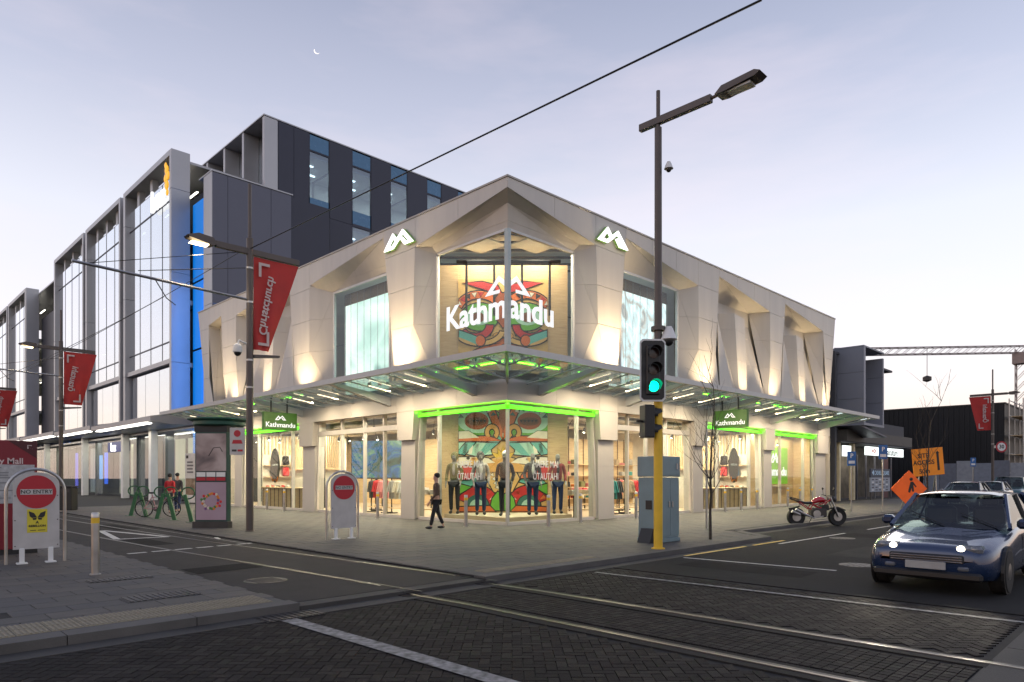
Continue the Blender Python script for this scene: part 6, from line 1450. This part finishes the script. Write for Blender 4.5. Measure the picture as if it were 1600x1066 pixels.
# ------------------------------------------------------------------ bare winter trees
M_bark = mat('bark', (.06, .048, .04), .9, var=.3, scale=12, bump=.4)
def tree(loc, H, label, seed, spread=.5, trunk_r=.05, n0=10, lean=0.0, levels=3, start=.35):
    rnd = random.Random(seed); t = thing('bare_tree', label, 'tree', loc); tp = []; x = y = 0
    for i in range(9): tp.append(Vector((x, y, H * .62 * i / 8))); x += rnd.uniform(-.05, .05) * H * .1 + lean * .1; y += rnd.uniform(-.05, .05) * H * .1
    tb = MB().tube(tp, [trunk_r * (1 - .6 * i / 8) for i in range(9)], 8); tb.build('trunk', M_bark, t, True); br = MB()
    def grow(p, d, L, r_, lv):
        pts = [p]; dd = d.copy()
        for i in range(4): dd = (dd + Vector((rnd.uniform(-.25, .25), rnd.uniform(-.25, .25), .12))).normalized(); pts.append(pts[-1] + dd * L / 4)
        br.tube(pts, [r_ * (1 - .18 * i) for i in range(5)], 5, caps=False)
        if lv > 0:
            for i in range(rnd.randint(2, 4)):
                q = pts[rnd.randint(1, 4)]; nd = (dd + Vector((rnd.uniform(-1, 1), rnd.uniform(-1, 1), rnd.uniform(-.2, .7))) * .8).normalized(); grow(q, nd, L * rnd.uniform(.45, .7), r_ * .55, lv - 1)
    for i in range(n0):
        f = start + (1 - start) * i / (n0 - 1); k = min(8, int(f * 8)); a = rnd.uniform(0, 2 * PI); d = Vector((math.cos(a) * spread, math.sin(a) * spread, .75)).normalized(); grow(tp[k], d, H * (.42 - .18 * f) * rnd.uniform(.7, 1.1), trunk_r * .45 * (1.2 - f), levels - 1)
    grow(tp[-1], Vector((lean, 0, 1)).normalized(), H * .38, trunk_r * .4, levels - 1)
    br.build('crown', M_bark, t)
tree(hit(1110, 843, 2, 0), 4.9, 'slim bare street tree beside the control cabinet', 3, .55, .04, 11, .1)
tree(rel(650 / FPX * 29.2, 29.2, 0), 5.6, 'young bare tree standing in front of the orange works sign', 5, .35, .05, 7, .35)
tree((-13.6, 17.0, 0), 8.6, 'bare mall tree whose branches reach in past the farthest banner', 11, .8, .13, 14, .1, 4, .3)
tree((-15.5, 33.0, 0), 9.0, 'larger bare mall tree standing opposite the bank', 12, .8, .16, 14, .0, 4, .3)
tree((-15.5, 48.0, 0), 9.0, 'bare mall tree farther along, opposite the bank', 13, .8, .16, 14, .0, 4, .3)

mo = MB().prism([(x * 7.5, z * 7.5) for x, z in moon_pts()], -.5, .5, 'y').build('moon', emis('moonlight', (1, .97, .92), .8)); mo.location = CAM + ray(495, 80) * 1800; mo.rotation_euler = (0, 0, R(-25)); tag(mo, 'thin white crescent moon high in the sky above the offices', 'moon')
# ------------------------------------------------------------------ vehicles
M_cglassd = mat('car_glass', (.012, .014, .016), .06, var=.1, spec=.8, coat=.5)
M_plate = mat('plate_white', (.34, .34, .33), .5); M_chrome = mat('chrome', (.6, .6, .6), .15, metal=1.0); M_tail = mat('tail_red', (.35, .01, .01), .25, emit=(1, .02, .01), estr=.4); M_headoff = mat('headlamp', (.16, .17, .19), .12, metal=.3, coat=.6)
M_headon = emis('headlamp_lit', (1, .90, .70), 7)
def make_car(label, loc, rz, paint, kind='hatch', lit=False, group='cars in the street'):
    t = thing('car', label, 'car', loc, rz, group)
    L, W2, H = {'hatch': (4.2, .87, 1.46), 'sedan': (4.7, .90, 1.44), 'suv': (4.6, .93, 1.72)}[kind]
    belt = {'hatch': .92, 'sedan': .92, 'suv': 1.06}[kind]; hood = belt - .10; gc = .20
    st = [(0, .34, .58, .70), (.05, .24, .66, .82), (.25, gc, hood - .13, .93), (.7, gc, hood - .05, .98), (1.15, gc, hood + .02, 1.0), (1.7, gc, belt, 1.0), (2.6, gc, belt + .01, 1.0), (L - 1.0, gc, belt + .03, .99), (L - .3, gc, belt + (.02 if kind != 'sedan' else .03), .95), (L - .05, .28, belt - .06, .88), (L, .36, belt - .22, .80)]
    vs = []; NR = 14
    for x, zb, zt, k in st:
        w_ = W2 * k; prof = [(-.72, zb), (-.94, zb + .03), (-1.0, zb + .16), (-1.0, (zb + zt) * .5), (-.985, zt - .12), (-.93, zt - .02), (-.5, zt + .025)]
        vs += [(x, y * w_, z) for y, z in prof] + [(x, -y * w_, z) for y, z in reversed(prof)]
    fs = [(i * NR + j, i * NR + (j + 1) % NR, (i + 1) * NR + (j + 1) % NR, (i + 1) * NR + j) for i in range(len(st) - 1) for j in range(NR)] + [tuple(range(NR)), tuple((len(st) - 1) * NR + j for j in range(NR))]
    me = MB().add(vs, fs).mesh('body'); bm = bmesh.new(); bm.from_mesh(me); bmesh.ops.subdivide_edges(bm, edges=list(bm.edges), cuts=1, use_grid_fill=True, smooth=.5); bm.to_mesh(me); bm.free(); mesh_obj('body', me, paint, t, True)
    # cabin: glass frustum, painted roof and pillars
    fx0, fx1, rx0, rx1 = {'hatch': (1.25, 2.0, L - .75, L - .12), 'sedan': (1.35, 2.1, L - 1.55, L - .85), 'suv': (1.35, 1.95, L - .55, L - .12)}[kind]
    wb, wt = W2 * .93, W2 * .72; zr = H - .06
    bot = [(fx0, -wb), (fx0 - .0, wb), (rx1, wb), (rx1, -wb)]; top = [(fx1, -wt), (fx1, wt), (rx0, wt), (rx0, -wt)]
    b = MB().add([(x, y, belt - .03) for x, y in bot] + [(x, y, zr) for x, y in top], [(3, 2, 1, 0), (4, 5, 6, 7), (0, 1, 5, 4), (1, 2, 6, 5), (2, 3, 7, 6), (3, 0, 4, 7)]); b.build('windows', glass('car_window', (.45, .52, .5), .03), t)
    for sx, sy in ((fx1 + .35, -.36), (fx1 + .35, .36), (fx1 + 1.2, -.36), (fx1 + 1.2, .36)): MB().bbox(sx, sx + .16, sy - .24, sy + .24, belt - .3, belt + .28, .05).build('seat', M_black, t); MB().bbox(sx + .02, sx + .12, sy - .12, sy + .12, belt + .30, min(zr - .06, belt + .44), .03).build('head_rest', M_black, t)
    MB().bbox(fx0 + .12, fx0 + .5, -wb * .93, wb * .93, belt - .2, belt - .03, .03).build('dashboard', M_black, t)
    rf = MB(); NX, NY = 6, 6; rv = []
    for i in range(NX + 1):
        for j in range(NY + 1):
            x = fx1 - .06 + (rx0 + .08 - fx1 + .06) * i / NX; y = -wt * 1.03 + 2.06 * wt * j / NY; e = (1 - (2 * j / NY - 1) ** 4) * .05 + (1 - (2 * i / NX - 1) ** 4) * .03; rv.append((x, y, zr - .02 + e))
    rf.add(rv, [(i * (NY + 1) + j, i * (NY + 1) + j + 1, (i + 1) * (NY + 1) + j + 1, (i + 1) * (NY + 1) + j) for i in range(NX) for j in range(NY)]); rf.build('roof', paint, t, True)
    for s_ in (-1, 1):
        for (xa, xb, r_) in ((fx0, fx1, .035), (rx1, rx0, .05)): MB().tube([(xa, s_ * wb, belt - .02), (xb, s_ * wt * 1.01, zr)], r_, 6).build('pillar', paint, t, True)
        xm = (fx0 + rx1) / 2 + .15; MB().tube([(xm, s_ * wb * 1.0, belt), (xm, s_ * wt * 1.02, zr)], .03, 5).build('pillar', M_black, t)
        mi = MB().bbox(fx0 + .25, fx0 + .42, s_ * W2 * .98, s_ * (W2 + .17), belt - .02, belt + .13, .04).build('mirror', paint, t)
        for xw in (.78, L - .82):
            a = MB().lathe([(.36, -.02), (.36, .02)], 20, (xw, s_ * (W2 * .985), .33), 'y').build('wheel_arch', M_black, t)
            wh = MB().lathe([(.20, -.11), (.30, -.11), (.325, -.08), (.325, .08), (.30, .11), (.20, .11)], 20, (xw, s_ * (W2 - .09), .32), 'y').build('wheel', M_rubber, t, True)
            MB().lathe([(.0001, -.02), (.05, -.02), (.20, .0), (.2, .02)], 10, (xw, s_ * (W2 + .01), .32), 'y').build('rim', M_steel, wh)
        hl = MB().bbox(.03, .34, s_ * W2 * .40, s_ * W2 * .80, .59, .715, .04).build('headlight', M_headoff, t)
        for q_, hy in enumerate((.50, .68)): MB().sphere((.03 + q_ * .02, s_ * W2 * hy, .668), .052, 10, 8, (.5, 1, 1)).build('bulb', M_headon if (lit and q_ == 0) else M_headoff, hl, True)
        MB().bbox(-.02, .06, s_ * W2 * .46, s_ * W2 * .62, .36, .42, .015).build('fog_light', M_headoff, t)
        MB().tube([(fx0 + .02, s_ * .35 - .3, belt + .01), (fx0 + .28, s_ * .35 + .22, belt + .2)], .008, 4).build('wiper', M_black, t)
        MB().box(1.95, 1.962, s_ * W2 * 1.001 - .004, s_ * W2 * 1.001 + .004, .35, belt - .12).build('door_gap', M_black, t); MB().bbox(L - .22, L - .015, s_ * W2 * .55, s_ * W2 * .86, belt - .28, belt - .1, .03).build('tail_light', M_tail, t)
        for xd in (2.2, 3.15): MB().bbox(xd, xd + .2, s_ * W2 * 1.0 - .01, s_ * W2 * 1.0 + .02, belt - .16, belt - .13, .006).build('door_handle', M_chrome, t)
        if lit: l = lamp('SPOT', 'headlight_beam', (-.06, s_ * W2 * .7, .66), 45, (1, .88, .68), .06, rot=(R(82), 0, R(90)), spot=R(70), blend=.7); l.parent = t
    for q_ in range(3): MB().bbox(-.026, -.016, -.46, .46, .475 + q_ * .034, .485 + q_ * .034, .002).build('grille_bar', M_chrome, t)
    text('plate_lettering', random.choice(('', '')) or 'KTL 52', M_black, t, (-.038, 0, .415), (R(90), 0, R(-90)), .12, .001) if False else None
    MB().bbox(-.02, .1, -.48, .48, .46, .58, .02).build('grille', M_black, t); MB().bbox(-.035, -.015, -.26, .26, .36, .47, .005).build('number_plate', M_plate, t); MB().bbox(-.03, .3, -W2 * .8, W2 * .8, .22, .34, .03).build('bumper', M_black, t); MB().bbox(L - .02, L + .01, -.26, .26, .5, .61, .005).build('number_plate', M_plate, t); MB().bbox(L - .2, L + .02, -W2 * .8, W2 * .8, .25, .42, .03).build('bumper', M_black, t)
    return t
M_pblue = mat('paint_blue', (.012, .030, .085), .25, metal=.4, coat=1.0, var=.05); M_psil = mat('paint_silver', (.40, .41, .43), .28, metal=.7, coat=.8, var=.04); M_pteal = mat('paint_teal', (.04, .11, .11), .28, metal=.4, coat=.8, var=.05); M_pgrey = mat('paint_grey', (.14, .15, .17), .28, metal=.6, coat=.8)
RZ = -.1
make_car('dark blue hatchback driving towards the crossing with headlights on', (-4.25, -13.0, RZ), 0, M_pblue, 'hatch', True)
make_car('silver sedan parked at the kerb ahead of the teal wagon', (30.5, -7.2, RZ), 0, M_psil, 'sedan'); make_car('dark grey sedan parked at the kerb in front of the silver one', (24.6, -7.2, RZ), 0, M_pgrey, 'sedan')
make_car('tall teal wagon parked at the kerb behind the silver sedan', (36.8, -7.25, RZ), 0, M_pteal, 'suv'); make_car('white car with headlights on, far down the street', (30, -13.2, RZ), 0, mat('paint_white', (.5, .5, .5), .3, coat=.8), 'sedan', True)
# ------------------------------------------------------------------ motorcycle
mc = thing('motorcycle', 'red and black naked motorcycle parked at the kerb', 'motorcycle', G(1281, 822, -.1) + Vector((0, .1, 0)), R(-42))
M_red = mat('tank_red', (.36, .008, .018), .22, coat=1.0, var=.05)
for x in (-.74, .72):
    wh = MB().lathe([(.235, -.05), (.29, -.075), (.315, -.04), (.315, .04), (.29, .075), (.235, .05)], 24, (x, 0, .315), 'y').build('wheel', M_rubber, mc, True); rm = MB().tube([(x + .225 * math.cos(a * PI / 12), 0, .315 + .225 * math.sin(a * PI / 12)) for a in range(24)], .022, 6, closed=True)
    for a in range(5):
        for d in (-.12, .12): rm.tube([(x, 0, .315), (x + .22 * math.cos(a * 2 * PI / 5 + d), 0, .315 + .22 * math.sin(a * 2 * PI / 5 + d))], .012, 5)
    rm.build('rim', M_dark, wh); MB().lathe([(.06, -.07), (.15, -.07), (.15, -.064)], 20, (x, 0, .315), 'y').build('brake_disc', M_steel, wh)
mt = skin_mesh([(.30, 0, .86), (.12, 0, .93), (-.1, 0, .86), (-.2, 0, .78)], [(0, 1), (1, 2), (2, 3)], [(.13, .09), (.17, .13), (.13, .1), (.09, .05)], 2); mesh_obj('fuel_tank', mt, M_red, mc, True)
st_ = skin_mesh([(-.16, 0, .80), (-.45, 0, .79), (-.72, 0, .88)], [(0, 1), (1, 2)], [(.12, .05), (.13, .05), (.07, .035)], 2); mesh_obj('seat', st_, M_black, mc, True)
MB().bbox(-.25, .30, -.16, .16, .30, .62, .05).build('engine', M_dark, mc); MB().lathe([(.13, -.19), (.13, .19)], 14, (-.08, 0, .42), 'y').build('clutch_cover', M_steel, mc, True); MB().prism([(.1, .5), (.38, .55), (.34, .75), (.12, .72)], -.13, .13, 'y').build('radiator', M_black, mc)
fr = MB()
for s_ in (-.1, .1):
    for p, q in (((.42, .92), (.1, .62)), ((.1, .62), (-.3, .58)), ((.42, .88), (.0, .72)), ((-.3, .58), (-.15, .78)), ((-.3, .6), (-.66, .84)), ((.1, .62), (-.2, .76))): fr.tube([(p[0], s_, p[1]), (q[0], s_, q[1])], .018, 6)
fr.tube([(-.28, .1, .42), (-.74, .1, .315)], .03, 6); fr.build('frame', M_red, mc, True)
for s_ in (-.1, .1): MB().tube([(.72, s_, .315), (.42, s_, 1.0)], [.024, .03], 8).build('fork_leg', M_steel, mc, True)
MB().tube([(.36, -.38, 1.06), (.42, -.16, 1.04), (.42, .16, 1.04), (.36, .38, 1.06)], .016, 6).build('handlebar', M_black, mc, True); MB().sphere((.56, 0, .92), .11, 12, 8, (.8, 1, 1)).build('headlight', M_black, mc, True); MB().lathe([(.0001, .0), (.085, .0), (.09, -.02)], 14, (.65, 0, .92), 'x').build('headlight_glass', M_headoff, mc, True)
for s_ in (-1, 1): m_ = MB().tube([(.38, s_ * .3, 1.06), (.40, s_ * .36, 1.24)], .008, 5).build('mirror', M_black, mc); MB().sphere((.40, s_ * .38, 1.28), .06, 8, 6, (.3, 1.1, .8)).build('mirror_head', M_black, m_, True)
MB().tube([(.15, -.17, .34), (-.2, -.18, .28), (-.5, -.2, .40), (-.85, -.2, .58)], [.022, .025, .05, .055], 10).build('exhaust', M_steel, mc, True); MB().tube([(-.7, -.2, .40), (-.98, -.2, .52)], .05, 10).build('exhaust', M_steel, mc, True)
MB().prism([(-.98, .62), (-.66, .70), (-.62, .66), (-.94, .54)], -.07, .07, 'y').build('rear_mudguard', M_black, mc); MB().tube([(-.7, 0, .86), (-.88, .0, .92), (-.96, 0, .95)], .03, 6).build('tail_unit', M_black, mc); rk_ = MB().tube([(-.6, -.1, .90), (-.98, -.1, 1.0), (-.98, .1, 1.0), (-.6, .1, .90)], .01, 5).build('carrier', M_black, mc)
MB().tube([(-.1, .15, .30), (-.15, .32, .02), (-.2, .33, .0)], .014, 6).build('side_stand', M_dark, mc); MB().prism([(.42, .63), (.72, .66), (1.0, .55), (.98, .52), (.72, .62), (.5, .58)], -.06, .06, 'y').build('front_mudguard', M_black, mc)
